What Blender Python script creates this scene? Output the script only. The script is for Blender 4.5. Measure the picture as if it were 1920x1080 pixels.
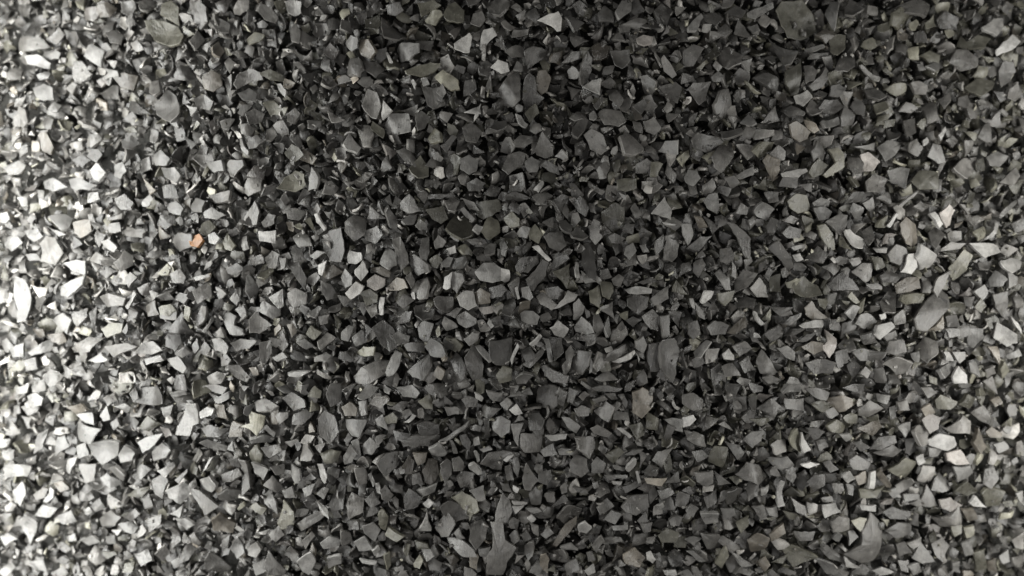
import bpy, math, random
import numpy as np
from mathutils import Vector

random.seed(7)
rng = np.random.default_rng(11)
for o in list(bpy.data.objects):
    bpy.data.objects.remove(o)
S = bpy.context.scene
COL = S.collection

# ------------------------------------------------------------------ camera
PX = 0.00025                 # one photo pixel (of 1920) on the crown of the heap, metres
CAM_H = 0.40                 # camera above the crown of the heap
cam_d = bpy.data.cameras.new('camera')
cam = bpy.data.objects.new('camera', cam_d)
COL.objects.link(cam)
cam.location = (0, 0, CAM_H)
cam.rotation_euler = (0, 0, 0)
cam_d.sensor_width = 36
cam_d.lens = 36 * CAM_H / (1920 * PX)
cam_d.clip_start = 0.01
cam_d.clip_end = 20
cam_d.dof.use_dof = True
cam_d.dof.focus_distance = CAM_H - 0.003
cam_d.dof.aperture_fstop = 2.8
S.camera = cam

# ------------------------------------------------------------------ light
S.view_settings.view_transform = 'Standard'
S.view_settings.look = 'None'
S.view_settings.exposure = 0
S.view_settings.gamma = 1
w = bpy.data.worlds.new('World')
S.world = w
w.use_nodes = True
w.node_tree.nodes['Background'].inputs['Color'].default_value = (1.0, 0.97, 0.93, 1)
w.node_tree.nodes['Background'].inputs['Strength'].default_value = 0.17

def lamp(name, loc, rot, sx, sy, power, col):
    d = bpy.data.lights.new(name, 'AREA')
    d.shape = 'RECTANGLE'; d.size = sx; d.size_y = sy
    d.energy = power; d.color = col
    o = bpy.data.objects.new(name, d)
    COL.objects.link(o)
    o.location = loc
    o.rotation_euler = [math.radians(a) for a in rot]
    return o
lamp('lamp_left', (-0.300, -0.025, 0.095), (0, -6, 0), 0.06, 0.44, 3.4, (1.0, 1.0, 0.965))
lamp('lamp_right', (0.34, -0.06, 0.15), (0, 10, 0), 0.10, 0.30, 1.45, (1.0, 0.985, 0.94))
lamp('lamp_high', (-0.30, -0.45, 0.75), (31, -21, 0), 0.35, 0.35, 3.0, (1.0, 0.98, 0.955))

# ------------------------------------------------------------------ the heap's shape
HOLLOWS = [(-0.197, 0.091, 0.009, 0.011), (0.026, 0.096, 0.007, 0.008), (-0.160, -0.079, 0.008, 0.008),
           (0.092, 0.022, 0.008, 0.006), (0.015, -0.052, 0.007, 0.006), (-0.01, 0.03, 0.008, 0.005)]   # small pits between the chips
def mound(x, y):
    """height of the heap's surface: a low crown that falls away to the edges, a little lumpy"""
    r2 = ((x - 0.02) / 0.27) ** 2 + ((y - 0.01) / 0.24) ** 2
    z = -0.030 * r2
    z = z + 0.0022 * np.sin(x * 31 + 1.3) * np.cos(y * 37 + 0.4) + 0.0012 * np.sin(x * 77 - y * 59 + 2.0)
    for hx, hy, hr, hd in HOLLOWS:
        z = z - hd * np.exp(-((x - hx) ** 2 + (y - hy) ** 2) / hr ** 2)
    return z

def at(px, py, dz=0.0):
    """the point of the heap's surface that shows at a photo pixel"""
    dx = (px - 960) * PX / CAM_H
    dy = -(py - 540) * PX / CAM_H
    t = CAM_H
    for _ in range(6):
        t = CAM_H - (mound(dx * t, dy * t) + dz)
    return np.array([dx * t, dy * t, CAM_H - t])

# ------------------------------------------------------------------ materials
def shell_material():
    m = bpy.data.materials.new('charred_shell')
    m.use_nodes = True
    nt = m.node_tree; N = nt.nodes; L = nt.links
    b = N['Principled BSDF']
    at_ = N.new('ShaderNodeAttribute'); at_.attribute_name = 'tint'
    tc = N.new('ShaderNodeTexCoord')
    oi = N.new('ShaderNodeObjectInfo')
    mu = N.new('ShaderNodeMath'); mu.operation = 'MULTIPLY'; mu.inputs[1].default_value = 37.0
    L.new(oi.outputs['Random'], mu.inputs[0])
    ad = N.new('ShaderNodeVectorMath'); ad.operation = 'ADD'
    L.new(tc.outputs['Object'], ad.inputs[0]); L.new(mu.outputs[0], ad.inputs[1])
    def noise(scale, detail, rough):
        n = N.new('ShaderNodeTexNoise')
        n.inputs['Scale'].default_value = scale
        n.inputs['Detail'].default_value = detail
        n.inputs['Roughness'].default_value = rough
        L.new(ad.outputs[0], n.inputs['Vector'])
        return n
    def maprange(src, a, b_, c, d):
        r = N.new('ShaderNodeMapRange')
        r.inputs['From Min'].default_value = a; r.inputs['From Max'].default_value = b_
        r.inputs['To Min'].default_value = c; r.inputs['To Max'].default_value = d
        L.new(src, r.inputs['Value']); return r
    big = noise(260, 3, 0.55)      # soft patches a few mm wide
    fine = noise(2600, 3, 0.7)     # grain and dust
    v1 = maprange(big.outputs['Fac'], 0.3, 0.7, 0.70, 1.30)
    v2 = maprange(fine.outputs['Fac'], 0.3, 0.7, 0.72, 1.28)
    mm = N.new('ShaderNodeMath'); mm.operation = 'MULTIPLY'
    L.new(v1.outputs[0], mm.inputs[0]); L.new(v2.outputs[0], mm.inputs[1])
    sc = N.new('ShaderNodeVectorMath'); sc.operation = 'SCALE'
    L.new(at_.outputs['Color'], sc.inputs[0]); L.new(mm.outputs[0], sc.inputs['Scale'])
    # pale dust specks
    vo = N.new('ShaderNodeTexVoronoi'); vo.inputs['Scale'].default_value = 900
    L.new(ad.outputs[0], vo.inputs['Vector'])
    sp = maprange(vo.outputs['Distance'], 0.10, 0.22, 0.55, 0.0)
    gate = maprange(big.outputs['Fac'], 0.52, 0.66, 0.0, 1.0)
    sm = N.new('ShaderNodeMath'); sm.operation = 'MULTIPLY'
    L.new(sp.outputs[0], sm.inputs[0]); L.new(gate.outputs[0], sm.inputs[1])
    mx = N.new('ShaderNodeMix'); mx.data_type = 'RGBA'
    L.new(sm.outputs[0], mx.inputs['Factor'])
    L.new(sc.outputs[0], mx.inputs[6]); mx.inputs[7].default_value = (0.34, 0.33, 0.29, 1)
    L.new(mx.outputs[2], b.inputs['Base Color'])
    # alpha of the tint carries the gloss: 0 dull shell, 1 glassy char
    ro = maprange(at_.outputs['Alpha'], 0, 1, 0.41, 0.08)
    ra = N.new('ShaderNodeMath'); ra.operation = 'ADD'
    rv = maprange(big.outputs['Fac'], 0.3, 0.7, -0.10, 0.12)
    L.new(ro.outputs[0], ra.inputs[0]); L.new(rv.outputs[0], ra.inputs[1])
    L.new(ra.outputs[0], b.inputs['Roughness'])
    b.inputs['Specular IOR Level'].default_value = 0.5
    # fibrous relief
    wv = N.new('ShaderNodeTexWave'); wv.inputs['Scale'].default_value = 240
    wv.inputs['Distortion'].default_value = 9; wv.inputs['Detail'].default_value = 2
    L.new(ad.outputs[0], wv.inputs['Vector'])
    h = N.new('ShaderNodeMath'); h.operation = 'MULTIPLY_ADD'; h.inputs[1].default_value = 0.22
    L.new(wv.outputs['Fac'], h.inputs[0]); L.new(fine.outputs['Fac'], h.inputs[2])
    h2 = N.new('ShaderNodeMath'); h2.operation = 'MULTIPLY_ADD'; h2.inputs[1].default_value = 2.2
    L.new(big.outputs['Fac'], h2.inputs[0]); L.new(h.outputs[0], h2.inputs[2])
    bu = N.new('ShaderNodeBump'); bu.inputs['Distance'].default_value = 0.00022
    st = maprange(at_.outputs['Alpha'], 0, 1, 0.55, 1.0)
    L.new(st.outputs[0], bu.inputs['Strength'])
    L.new(h2.outputs[0], bu.inputs['Height'])
    L.new(bu.outputs['Normal'], b.inputs['Normal'])
    return m
MAT = shell_material()

def base_material():
    m = bpy.data.materials.new('char_dust')
    m.use_nodes = True
    nt = m.node_tree; N = nt.nodes; L = nt.links
    b = N['Principled BSDF']
    n = N.new('ShaderNodeTexNoise'); n.inputs['Scale'].default_value = 900; n.inputs['Detail'].default_value = 4
    r = N.new('ShaderNodeValToRGB')
    r.color_ramp.elements[0].position = 0.35; r.color_ramp.elements[0].color = (0.006, 0.006, 0.005, 1)
    r.color_ramp.elements[1].position = 0.7; r.color_ramp.elements[1].color = (0.03, 0.029, 0.025, 1)
    tc = N.new('ShaderNodeTexCoord')
    L.new(tc.outputs['Object'], n.inputs['Vector']); L.new(n.outputs['Fac'], r.inputs['Fac'])
    L.new(r.outputs['Color'], b.inputs['Base Color'])
    b.inputs['Roughness'].default_value = 0.9
    bu = N.new('ShaderNodeBump'); bu.inputs['Distance'].default_value = 0.001
    L.new(n.outputs['Fac'], bu.inputs['Height']); L.new(bu.outputs['Normal'], b.inputs['Normal'])
    return m
BASE = base_material()

HUE = {'g': (1.0, 0.962, 0.895), 'l': (1.0, 0.98, 0.93), 'w': (1.0, 0.985, 0.945), 'o': (1.0, 0.965, 0.77),
       'b': (1.0, 0.90, 0.75), 'p': (1.0, 0.93, 0.86), 'r': (1.0, 0.40, 0.15)}
ALB = {2: .024, 3: .037, 4: .056, 5: .082, 6: .122, 7: .185, 8: .275, 9: .37}
def albedo(t):
    t = max(2.0, min(9.0, t)); a = int(t); f = t - a
    return ALB[a] * (1 - f) + ALB[min(9, a + 1)] * f

# ------------------------------------------------------------------ ground under the chips
def mesh_obj(name, verts, faces, mat):
    me = bpy.data.meshes.new(name)
    me.from_pydata([tuple(v) for v in verts], [], faces)
    me.materials.append(mat)
    o = bpy.data.objects.new(name, me)
    COL.objects.link(o)
    return o
n = 90
gx = np.linspace(-0.62, 0.62, n); gy = np.linspace(-0.48, 0.48, n)
V = [(x, y, float(max(mound(x, y), -0.09)) - 0.014) for y in gy for x in gx]
F = [(j * n + i, j * n + i + 1, (j + 1) * n + i + 1, (j + 1) * n + i) for j in range(n - 1) for i in range(n - 1)]
g = mesh_obj('ground', V, F, BASE)
g['kind'] = 'structure'
g.data.shade_smooth()

# ------------------------------------------------------------------ chips traced one by one
# rows: hue letter + tone, outline in a 3x enlargement of one ninth of the photo, s = glassy, * = a landmark's name
TRACED = '''
@A
w9 395,195 445,245 520,250 580,280 550,362 500,335 440,290 *big white speckled wedge
o5 830,130 870,115 930,120 1000,150 1035,200 1020,255 950,255 870,225 835,175 *large pale olive rounded chip
o5 900,80 910,20 960,0 1005,40 1005,140
p6 475,50 530,25 540,60 520,120 475,110
b4 545,30 600,10 660,50 620,95 545,95
g6 410,345 460,345 525,420 490,450 440,480 410,440
g7 45,240 130,200 230,215 250,250 180,285 90,285 *flat bright lens-shaped chip
w9 145,320 210,305 260,345 250,375 155,360
g6 1065,230 1110,170 1155,230 1100,285
g7 1315,50 1340,0 1400,0 1400,50 1350,95 1320,90
l7 1605,10 1650,0 1695,10 1695,75 1660,90 1620,70 *smooth pale block at the top edge
g5 1455,70 1470,30 1530,50 1565,100 1550,130 1490,110
g5 1320,470 1340,420 1400,385 1470,410 1480,450 1400,465 1340,500
l6 1340,530 1400,495 1445,530 1440,575 1370,565
o4 1455,410 1520,390 1590,420 1600,450 1520,450
b5 1135,430 1190,395 1240,420 1250,480 1200,515 1150,500 *soft brown rounded chip
g4 975,425 1010,365 1050,370 1090,430 1060,450 990,445
g5 870,590 940,500 990,540 1010,640 960,690 880,640
l6 940,655 1005,660 985,700 955,690
g5 1100,560 1150,530 1200,570 1180,620 1110,610
l8 1045,590 1110,605 1075,655
g7 845,450 890,450 905,520 870,545 840,520
b3 640,430 700,410 780,430 750,510 680,490
l8 580,380 660,400 670,430 610,430
g3 720,560 760,570 815,630 770,640 715,620
w8 180,490 250,475 305,500 300,560 240,565 200,540
g7 75,660 110,600 150,620 160,680 130,715 80,710
w9 505,960 545,915 595,970 555,1020 520,1000
g5 1265,950 1290,900 1370,900 1375,930 1310,1000
g4 1395,780 1440,755 1480,790 1440,830 1400,840
g6 1350,700 1390,690 1420,720 1400,760 1355,750
g5 1380,640 1430,610 1490,640 1470,690 1400,700
o5 1480,580 1540,570 1580,610 1620,600 1600,650 1520,650
g5 1615,640 1660,605 1690,640 1660,700 1620,680
w8 1555,470 1580,470 1610,510 1600,545 1570,510
l7 1320,770 1345,780 1400,850 1395,875 1350,830
o6 1560,1060 1600,1000 1660,960 1710,980 1720,1040 1660,1078
l6 1735,1000 1760,940 1790,1000 1780,1060 1740,1070
o3 1600,860 1640,810 1680,830 1710,870 1660,910 1620,890
l7 930,950 980,940 1020,990 990,1030 940,1000
g5 680,790 740,760 780,800 740,830 690,830
l8 270,610 300,570 335,590 320,630 280,630
g6 280,300 310,280 340,300 330,330 290,330
l7 205,420 250,400 275,410 270,440 220,450
b5 1195,260 1230,235 1265,290 1240,320 1200,300
o5 1380,220 1430,180 1480,190 1460,225 1400,250
g5 1080,40 1120,0 1160,40 1155,110 1110,150 1070,110
g6 780,30 800,0 880,0 880,30 830,70 790,60
g5 590,180 650,170 700,200 680,240 620,230
l7 705,120 740,60 750,120 730,170
g5 570,250 600,240 640,290 600,330 575,310
g4 1230,100 1290,130 1280,170 1220,170 1180,120
g5 1630,170 1660,125 1690,170 1680,240 1640,230
l6 860,870 900,840 950,890 930,930 870,930
g5 800,900 840,880 850,950 800,970
l7 640,930 690,910 710,960 690,1010 650,990
l7 380,1010 450,1000 540,1040 500,1070 400,1060
w8 240,1020 300,1000 370,1050 300,1078 250,1060
b5 215,760 260,740 300,830 290,870 230,840
l6 1150,910 1240,900 1250,960 1200,970
g5 1110,870 1130,810 1170,830 1160,870
@B
l9 1105,115 1170,80 1220,65 1240,100 1235,170 1215,175 1180,145 *pale shark-tooth chip
l8 635,245 720,185 735,210 720,295 690,295 640,275 *cream chip with one pointed corner
l7 785,215 800,170 850,155 875,200 830,235 795,285 780,280
l8 840,380 880,335 935,355 945,400 900,415 *small yellowish fan-shaped chip
l6 235,700 270,640 380,640 390,740 300,750 250,740 *broad pale helmet-shaped chip
g4 225,100 340,95 380,190 330,220 235,210
o4 575,80 600,30 640,10 690,60 690,120 650,125 590,110 *dark olive rounded chip
o6 470,105 510,50 560,60 570,85 530,140 475,120
g5 725,130 740,70 790,60 810,110 780,150
g4 885,500 930,440 1005,395 1005,560 970,595 900,570 *large dark leaf-shaped chip
b5 1100,440 1110,400 1150,395 1180,440 1160,510 1130,530 1105,500 *brownish oval chip with a dark edge
g3 1020,560 1035,440 1060,410 1090,440 1100,520 1140,550 1090,600 1030,590
g4 1030,290 1080,260 1190,290 1110,345 1050,390
b3 1195,300 1250,285 1245,370 1180,350
g5 920,290 980,250 1020,260 1030,320 960,325
l7 1365,490 1410,450 1460,440 1450,530 1400,510 *light kite-shaped chip
g4 1515,290 1620,280 1625,340 1580,390 1540,370
p7 1660,215 1700,195 1755,210 1745,245 1700,255 1665,240 *small pinkish-white lens-shaped chip
g6 1800,330 1815,310 1885,420 1860,440 1815,400
g4 1685,430 1720,420 1770,460 1750,510 1700,545 1685,500
g4 1780,490 1880,460 1915,490 1890,580 1830,540
g5 1440,640 1470,610 1570,625 1600,680 1560,710 1480,700
l6 1395,640 1420,620 1440,660 1420,680 1395,670
g4 1300,720 1350,650 1390,680 1370,730 1330,780 1300,760
g5 1090,840 1130,740 1195,820 1190,870 1150,890 1100,870 *upright grey tent-shaped chip
g5 1365,760 1410,725 1470,760 1500,840 1460,870 1400,840
g5 1570,760 1620,750 1720,840 1640,870 1600,860
l6 1785,850 1820,795 1890,790 1890,870
g4 905,950 940,870 1000,855 1035,870 1020,930 940,980
l5 1030,910 1070,880 1120,910 1100,965 1050,970
g3 1125,930 1150,900 1220,940 1225,985 1170,965
g4 965,800 1010,760 1100,760 1100,790 1030,830 980,820
g3 835,725 870,680 930,680 930,710 880,735
g4 680,720 730,700 790,740 760,800 700,790
l5 665,900 720,870 770,900 760,960 720,980 670,950
g4 310,850 370,820 420,900 415,940 360,910
o4 380,950 440,890 490,940 490,990 430,1000
g5 115,590 150,505 200,520 225,600 200,670 170,660 130,620 *grey coffin-shaped chip
l8 225,640 240,570 285,620 230,670
l7 10,810 50,750 110,830 90,860 30,840
g6 90,720 120,690 160,700 180,750 160,820 120,820
o5 460,740 500,700 550,740 555,790 500,805
g4 415,650 450,630 500,660 470,720 430,730
o7 520,430 570,390 640,430 640,470 600,490 560,470 *pale yellow-spotted chip
l6 535,520 570,470 590,520 570,550
o5 360,400 420,370 500,350 560,360 530,400 450,430 370,420
l5 290,270 340,240 430,240 430,290 380,340 310,340
l5 5,250 50,200 90,210 90,270 60,290
b5 90,230 150,220 190,290 160,330 110,310
g4 0,330 100,325 110,370 80,410 0,400
g4 120,340 200,350 240,370 190,430 140,400
g4 820,30 870,0 940,0 930,50 890,90 830,70
g3 1440,80 1480,30 1530,60 1530,120 1450,120
l6 1545,60 1580,0 1640,0 1630,60 1570,100
g4 1560,150 1590,130 1630,150 1620,180 1570,185
l5 1265,90 1310,75 1365,130 1310,180 1290,130
g3 1760,60 1800,20 1860,60 1840,130 1790,120
g4 945,990 1020,970 1030,1050 1010,1078 945,1075
o4 1550,1010 1660,1005 1660,1060 1600,1078 1555,1070
g5 1435,950 1480,910 1510,940 1490,1000 1450,1000
g4 1660,920 1720,890 1770,930 1720,970 1665,970
g3 710,1030 760,1000 810,1030 780,1078 720,1075
l5 1250,355 1300,290 1350,290 1340,330 1280,350
l7 1080,1060 1130,1015 1140,1025 1110,1078
l6 970,390 990,340 1020,370 1020,400
g5 1270,400 1300,370 1350,420 1320,445 1280,440
g4 1490,480 1540,490 1590,560 1560,600 1510,560
g3 250,30 330,10 350,60 310,90 260,80
o4 430,20 520,0 560,30 500,60 450,90
g3 1300,30 1340,0 1390,40 1370,90 1330,80
g3 1060,60 1090,40 1110,80 1080,110 1020,90
g4 1360,360 1380,290 1410,330 1410,400 1370,470 1340,480
g4 1600,130 1660,100 1740,110 1670,160
l6 1200,880 1240,840 1270,880 1250,900
g4 450,480 560,490 570,560 520,600 480,580
g3 560,820 620,760 650,770 590,860
l8 785,580 770,650 745,680 760,610
g5 1710,690 1760,660 1800,720 1760,760 1715,740
g3 1640,600 1700,560 1720,600 1690,640
l8 245,260 265,300 290,350 270,350 s
w8 785,640 690,630 760,600 780,590
w8 400,440 420,470 410,500 385,450 s
w7 445,440 480,435 495,470 460,485 s
l6 980,640 1010,650 1050,700 1035,720 1000,690
@C
o4 525,60 560,10 670,0 740,80 765,160 690,205 600,200 560,140 *largest olive-grey chip under the top edge
l6 360,75 400,50 490,30 495,60 410,105 365,100 *pale finger-shaped chip
l7 1690,150 1750,105 1805,100 1800,160 1770,200 1700,165 *light grey arrowhead chip
w8 1770,280 1800,240 1850,195 1890,240 1850,280 1780,310 *bright white slanting chip
o5 1185,140 1190,70 1230,35 1280,80 1270,150 1230,165
o6 1275,130 1320,105 1340,130 1310,170 1280,160
g4 915,40 940,0 990,20 1020,50 960,90 910,90
l5 800,75 830,10 880,10 870,60 840,120
l7 990,370 1010,365 1060,410 1110,435 1100,460 1040,420 *thin pale curved splinter
l6 1120,445 1180,430 1190,445 1130,465
l7 625,540 700,505 730,545 680,595 640,580 *pale heart-shaped chip
g4 30,500 60,465 155,460 130,560 90,590
g4 180,590 220,510 265,500 275,620 240,680 190,640
g5 200,290 260,265 330,310 330,355 260,375 210,340
g4 490,230 560,270 650,290 610,360 570,370 530,310
o3 580,400 670,345 670,520 630,530 580,470
g5 680,370 730,370 760,400 740,450 690,465
g4 720,480 770,430 810,375 835,420 790,490 740,510
o4 825,230 860,195 915,200 915,270 870,310 830,290
g6 1285,465 1330,455 1380,480 1370,530 1310,525 *smooth grey shield-shaped chip
o5 1340,310 1390,285 1450,310 1440,360 1400,380
g5 1500,350 1540,280 1600,280 1650,330 1640,380 1560,400
g4 1780,400 1810,340 1860,350 1875,400 1840,460 1790,490
o4 1590,490 1650,445 1760,460 1740,500 1680,540 1640,520
g4 1550,550 1610,530 1650,570 1600,605 1550,590
g5 1650,660 1740,680 1790,610 1790,700 1750,715
l6 1785,620 1800,610 1835,640 1825,655
b5 600,700 640,680 720,740 700,780 660,800 620,770 *brown-flushed chip beside a tan one
b7 680,670 750,690 770,720 740,745 700,720
g4 550,620 610,590 690,630 680,650 600,660
l5 320,690 370,640 415,690 390,705
g6 380,750 420,725 515,730 515,760 410,785 s
g3 40,790 80,745 200,770 215,800 150,860 60,830
g5 165,880 240,790 290,790 285,880 220,970 180,940
o5 385,850 450,800 510,800 500,870 430,890
b5 450,910 480,880 550,910 545,960 505,1030 480,970
g5 490,870 540,815 580,850 575,900 540,910
l6 10,1000 30,955 80,960 100,1000 60,1045 15,1020
o6 820,840 880,830 910,870 910,940 820,995 800,980 860,920
p8 1000,870 1045,855 1110,910 1070,960 1020,960 *pinkish-white folded chip
g5 925,810 970,810 990,880 1020,920 1010,970 970,975 930,930
l6 1375,880 1400,810 1450,820 1480,910 1440,920
g6 1515,950 1580,890 1640,890 1640,960 1600,1005
l6 1715,880 1770,840 1830,880 1780,940 1730,930
g6 1770,1030 1880,940 1900,990 1860,1040
l6 1150,960 1230,940 1275,950 1260,1055 1180,1010
g6 1030,1020 1080,975 1150,1010 1120,1078 1040,1078
o4 1280,1020 1330,960 1440,970 1440,1060 1320,1070
l6 990,820 1090,800 1095,850 1040,840
g5 1260,800 1310,780 1350,830 1320,880 1270,850
l6 1095,830 1150,790 1250,800 1200,860 1130,910
g5 1590,790 1640,790 1645,860 1600,880
g4 1240,680 1320,655 1320,740 1260,770
g5 1360,600 1420,560 1430,640 1450,670 1380,690
g5 1435,560 1500,520 1510,560 1470,610
l5 1385,360 1450,330 1480,370 1430,395
l6 1320,360 1350,360 1370,390 1330,400
g3 400,430 480,410 550,440 545,505 470,480
l6 325,350 390,330 375,410
l5 165,430 200,400 235,430 210,460 175,460
g4 0,410 60,430 60,460 0,470
g4 290,190 310,110 350,150 380,210 330,200
l5 365,150 420,135 430,170 400,185
g3 240,70 300,30 360,60 330,100
l5 670,320 700,300 790,300 790,325 700,335
l6 680,285 790,250 800,265 700,300
g4 210,745 330,720 340,750 230,780
g5 1480,790 1520,760 1550,790 1520,830
g4 0,290 60,250 120,270 60,370 0,380
g3 1430,110 1480,60 1550,100 1540,170 1450,160
o4 1590,230 1660,195 1730,220 1700,270 1620,260
l6 45,130 100,80 115,100 90,160 50,150
g3 110,80 180,70 230,100 190,140 130,120
g4 190,180 240,130 280,170 240,200
b3 750,190 800,160 880,190 820,230
o5 1020,230 1070,210 1095,260 1060,280 1010,260
g4 1150,50 1300,0 1410,10 1370,90 1310,80
l5 840,480 880,470 920,500 890,540 840,530
g4 1020,510 1100,500 1150,540 1110,560 1040,540
g3 760,610 800,560 870,560 900,600 850,640 790,630
l5 780,680 870,660 880,700 800,720
g4 890,660 910,590 970,650 970,700 900,710
o5 1070,590 1140,570 1160,610 1090,640
o5 1090,700 1110,650 1165,640 1150,700
l5 450,10 430,40 400,30 410,0
g4 860,390 910,290 970,290 970,370 930,400
o4 1140,680 1200,670 1190,710 1140,720
w8 1440,760 1480,710 1485,730 1455,790 s
w8 1350,790 1375,770 1385,800 1360,820 s
g4 730,850 770,790 800,850 790,920 740,910
o4 710,970 760,890 800,930 780,980 730,1000
g5 1880,270 1920,260 1920,300 1890,300
g5 1840,500 1880,470 1900,530 1870,570 1830,550
g4 1700,700 1730,690 1740,800 1710,800 1660,770
l7 560,970 700,945 710,960 650,1000 570,990
l6 290,1000 400,935 400,980 320,1010
g5 235,1000 290,990 320,1030 270,1070
g4 540,1050 570,990 650,1000 640,1060
@D
w9 1455,220 1550,215 1550,290 1460,275 *white rectangular chip
r7 1060,245 1120,235 1140,270 1110,310 1070,300 *orange-brown chip
g5 960,280 1000,230 1060,240 1070,310 1010,335 970,310
w8 1170,240 1205,225 1235,260 1210,295 1175,285 s
g3 935,785 1020,675 1075,810 *dark sharp triangular chip
g3 940,800 1010,800 1025,850 990,890 930,870
l7 1505,590 1590,545 1595,640 1565,655 *pale yellowish fin-shaped chip
l6 1455,670 1480,610 1560,655 1555,690 1525,715
g6 1615,570 1660,540 1725,570 1720,630 1650,650 1620,610
g6 1400,720 1440,675 1530,750 1460,795 1405,790
l6 1385,480 1400,455 1460,540 1440,590 1420,610 1380,560
l7 1290,600 1330,550 1350,610 1330,640
l6 1245,690 1280,675 1330,700 1320,750 1360,770 1360,800 1290,800
g6 1085,560 1180,505 1190,590 1110,630 *square grey chip with a folded top
p5 770,540 830,510 845,570 800,580
g6 955,460 1010,430 1045,480 1030,515 970,510
l8 1085,480 1170,460 1180,475 1100,500
l6 880,590 950,565 980,600 920,610
l7 1145,110 1190,85 1265,130 1220,155 1150,145 *pale winged chip
o6 1250,280 1275,230 1325,300 1300,330 1260,320
g6 1345,260 1375,250 1400,320 1365,330
g5 1490,370 1530,330 1570,350 1550,430 1510,425
g4 1815,270 1850,220 1920,200 1935,330 1920,390 1860,390 1820,330 *large dark grey rounded slab
g5 1640,250 1690,210 1740,260 1750,300 1680,310
g4 1615,400 1680,390 1710,460 1690,510 1650,460
b3 1810,420 1860,410 1885,450 1850,490 1815,480
w9 1790,410 1835,385 1810,470 1790,460
l8 1765,125 1785,120 1830,200 1820,220 1780,170
g5 1600,100 1660,90 1720,110 1680,160 1620,150
g5 1385,150 1420,90 1470,130 1440,190 1370,180
l6 930,70 990,50 1030,90 1010,130 950,110
l8 795,55 850,60 830,85 800,80
g7 225,290 260,250 310,260 330,340 290,405 230,390 *tall light egg-shaped chip
w9 360,400 430,380 480,390 465,470 400,440
w9 345,530 470,470 460,520 380,590 340,580
w8 100,480 150,500 165,550 155,720 110,730 70,590 *long bleached upright chip
l8 570,280 610,265 660,310 640,340 590,310
g7 490,380 540,335 630,380 570,410
g7 640,400 700,330 750,360 750,410 680,450
l8 710,640 750,555 765,575 730,660
g5 720,660 760,610 775,680 760,730 720,720
b4 820,640 870,610 880,690 830,700
o6 890,650 960,630 990,670 950,700 900,690
o7 1040,640 1070,650 1060,730 1030,700
g5 1095,700 1140,640 1175,650 1150,720 1110,760
l7 1145,780 1195,695 1210,705 1160,790
o6 565,770 620,740 690,740 680,790 600,820
l8 760,900 800,850 860,840 915,890 850,915 780,910 *pale layered dome-shaped chip
l7 810,940 900,920 920,950 860,960 820,975
g5 1300,850 1350,825 1450,840 1400,880 1330,895
g6 1190,830 1240,820 1290,870 1280,910 1210,890
g6 1195,800 1240,760 1265,820 1220,820
g5 1280,980 1340,970 1410,1040 1390,1070 1320,1040
g6 1155,1040 1220,1010 1270,1030 1240,1078 1160,1078
g6 925,940 1000,920 1050,990 1030,1020 960,980
l7 980,910 1030,885 1065,920 1010,940
w9 490,950 560,905 605,945 540,960
w8 50,880 130,850 130,930 70,930
g7 390,880 470,820 540,830 500,900 420,900
g6 600,870 680,850 720,870 640,930
b5 285,800 350,790 375,840 330,860 300,840 *brown chip among bleached ones
b4 180,770 240,770 255,810 200,820
g4 1810,500 1860,520 1910,590 1840,610 1810,560
l6 1740,360 1780,330 1830,340 1770,380
l6 1670,850 1720,830 1770,870 1720,885
l7 1770,930 1830,900 1865,920 1830,950 1770,955
l7 1615,1020 1690,1010 1740,1015 1690,1040 1620,1040 s
g5 1530,930 1590,900 1620,930 1560,955
b6 1400,990 1440,985 1450,1030 1420,1030
b5 1610,750 1650,740 1670,790 1640,820
b6 1535,770 1570,740 1580,770 1545,810
l6 1730,680 1790,640 1810,650 1770,710
g6 1785,840 1840,790 1890,820 1850,850 1800,890
g5 1320,660 1370,640 1390,700 1370,720
b6 410,170 490,160 510,220 450,260 420,230
l8 265,190 300,210 370,240 330,250
w9 0,120 40,110 55,150 30,175 0,170
w9 10,260 90,240 110,280 60,330 20,300
w9 100,30 150,30 155,80 120,80
g6 690,190 740,200 800,210 780,250 720,250
g6 1175,20 1250,0 1310,0 1290,50 1220,60
g5 1070,80 1100,30 1150,50 1130,110 1080,110
g6 600,140 700,120 690,150 610,160
g6 600,180 670,170 680,220 620,230
g4 885,190 900,130 960,130 980,180 930,210 s
g4 1270,430 1330,400 1370,430 1330,470 1280,460
g6 1430,50 1460,110 1450,180 1390,190 1370,150
g5 1470,170 1510,120 1550,130 1540,180 1490,200
g5 1570,370 1610,370 1600,430 1560,440
g5 1410,370 1470,350 1490,400 1420,410
g5 880,640 1000,620 990,720 900,710
g4 1640,300 1690,330 1720,380 1650,390
g6 530,600 610,570 700,600 690,640 600,650
g6 700,480 730,450 770,480 720,540
w8 130,220 210,200 240,250 190,280
l7 270,130 370,125 410,150 390,200 340,210
w9 470,0 550,0 560,40 490,60
g5 640,40 700,10 750,60 740,100 680,100
g5 1570,840 1590,780 1620,860 1590,900
g5 1460,850 1520,830 1530,900 1480,990 1460,920
g5 1790,700 1850,690 1840,740 1800,750
o5 1720,800 1750,750 1810,790 1770,830
g4 1080,860 1110,820 1120,880 1095,910
g5 1120,900 1150,840 1185,880 1160,930
l7 160,900 230,850 280,840 270,900 180,920
l7 130,950 200,930 200,1000 140,1010
l8 290,720 350,680 400,720 370,800
g6 400,690 480,650 490,700 430,760
l6 500,680 540,640 540,700 520,770
g6 30,600 50,560 90,600 100,700 60,700
g6 100,390 140,360 150,450 110,450
@E
l6 330,60 380,10 410,40 440,105 380,120 330,95 *light six-sided chip
o3 590,200 640,130 720,150 740,200 740,240 680,265 620,230
o3 760,60 880,40 905,90 850,130 800,150 760,130 *broad dark olive slab
o6 800,190 830,130 880,160 885,230 830,270 785,220
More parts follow.
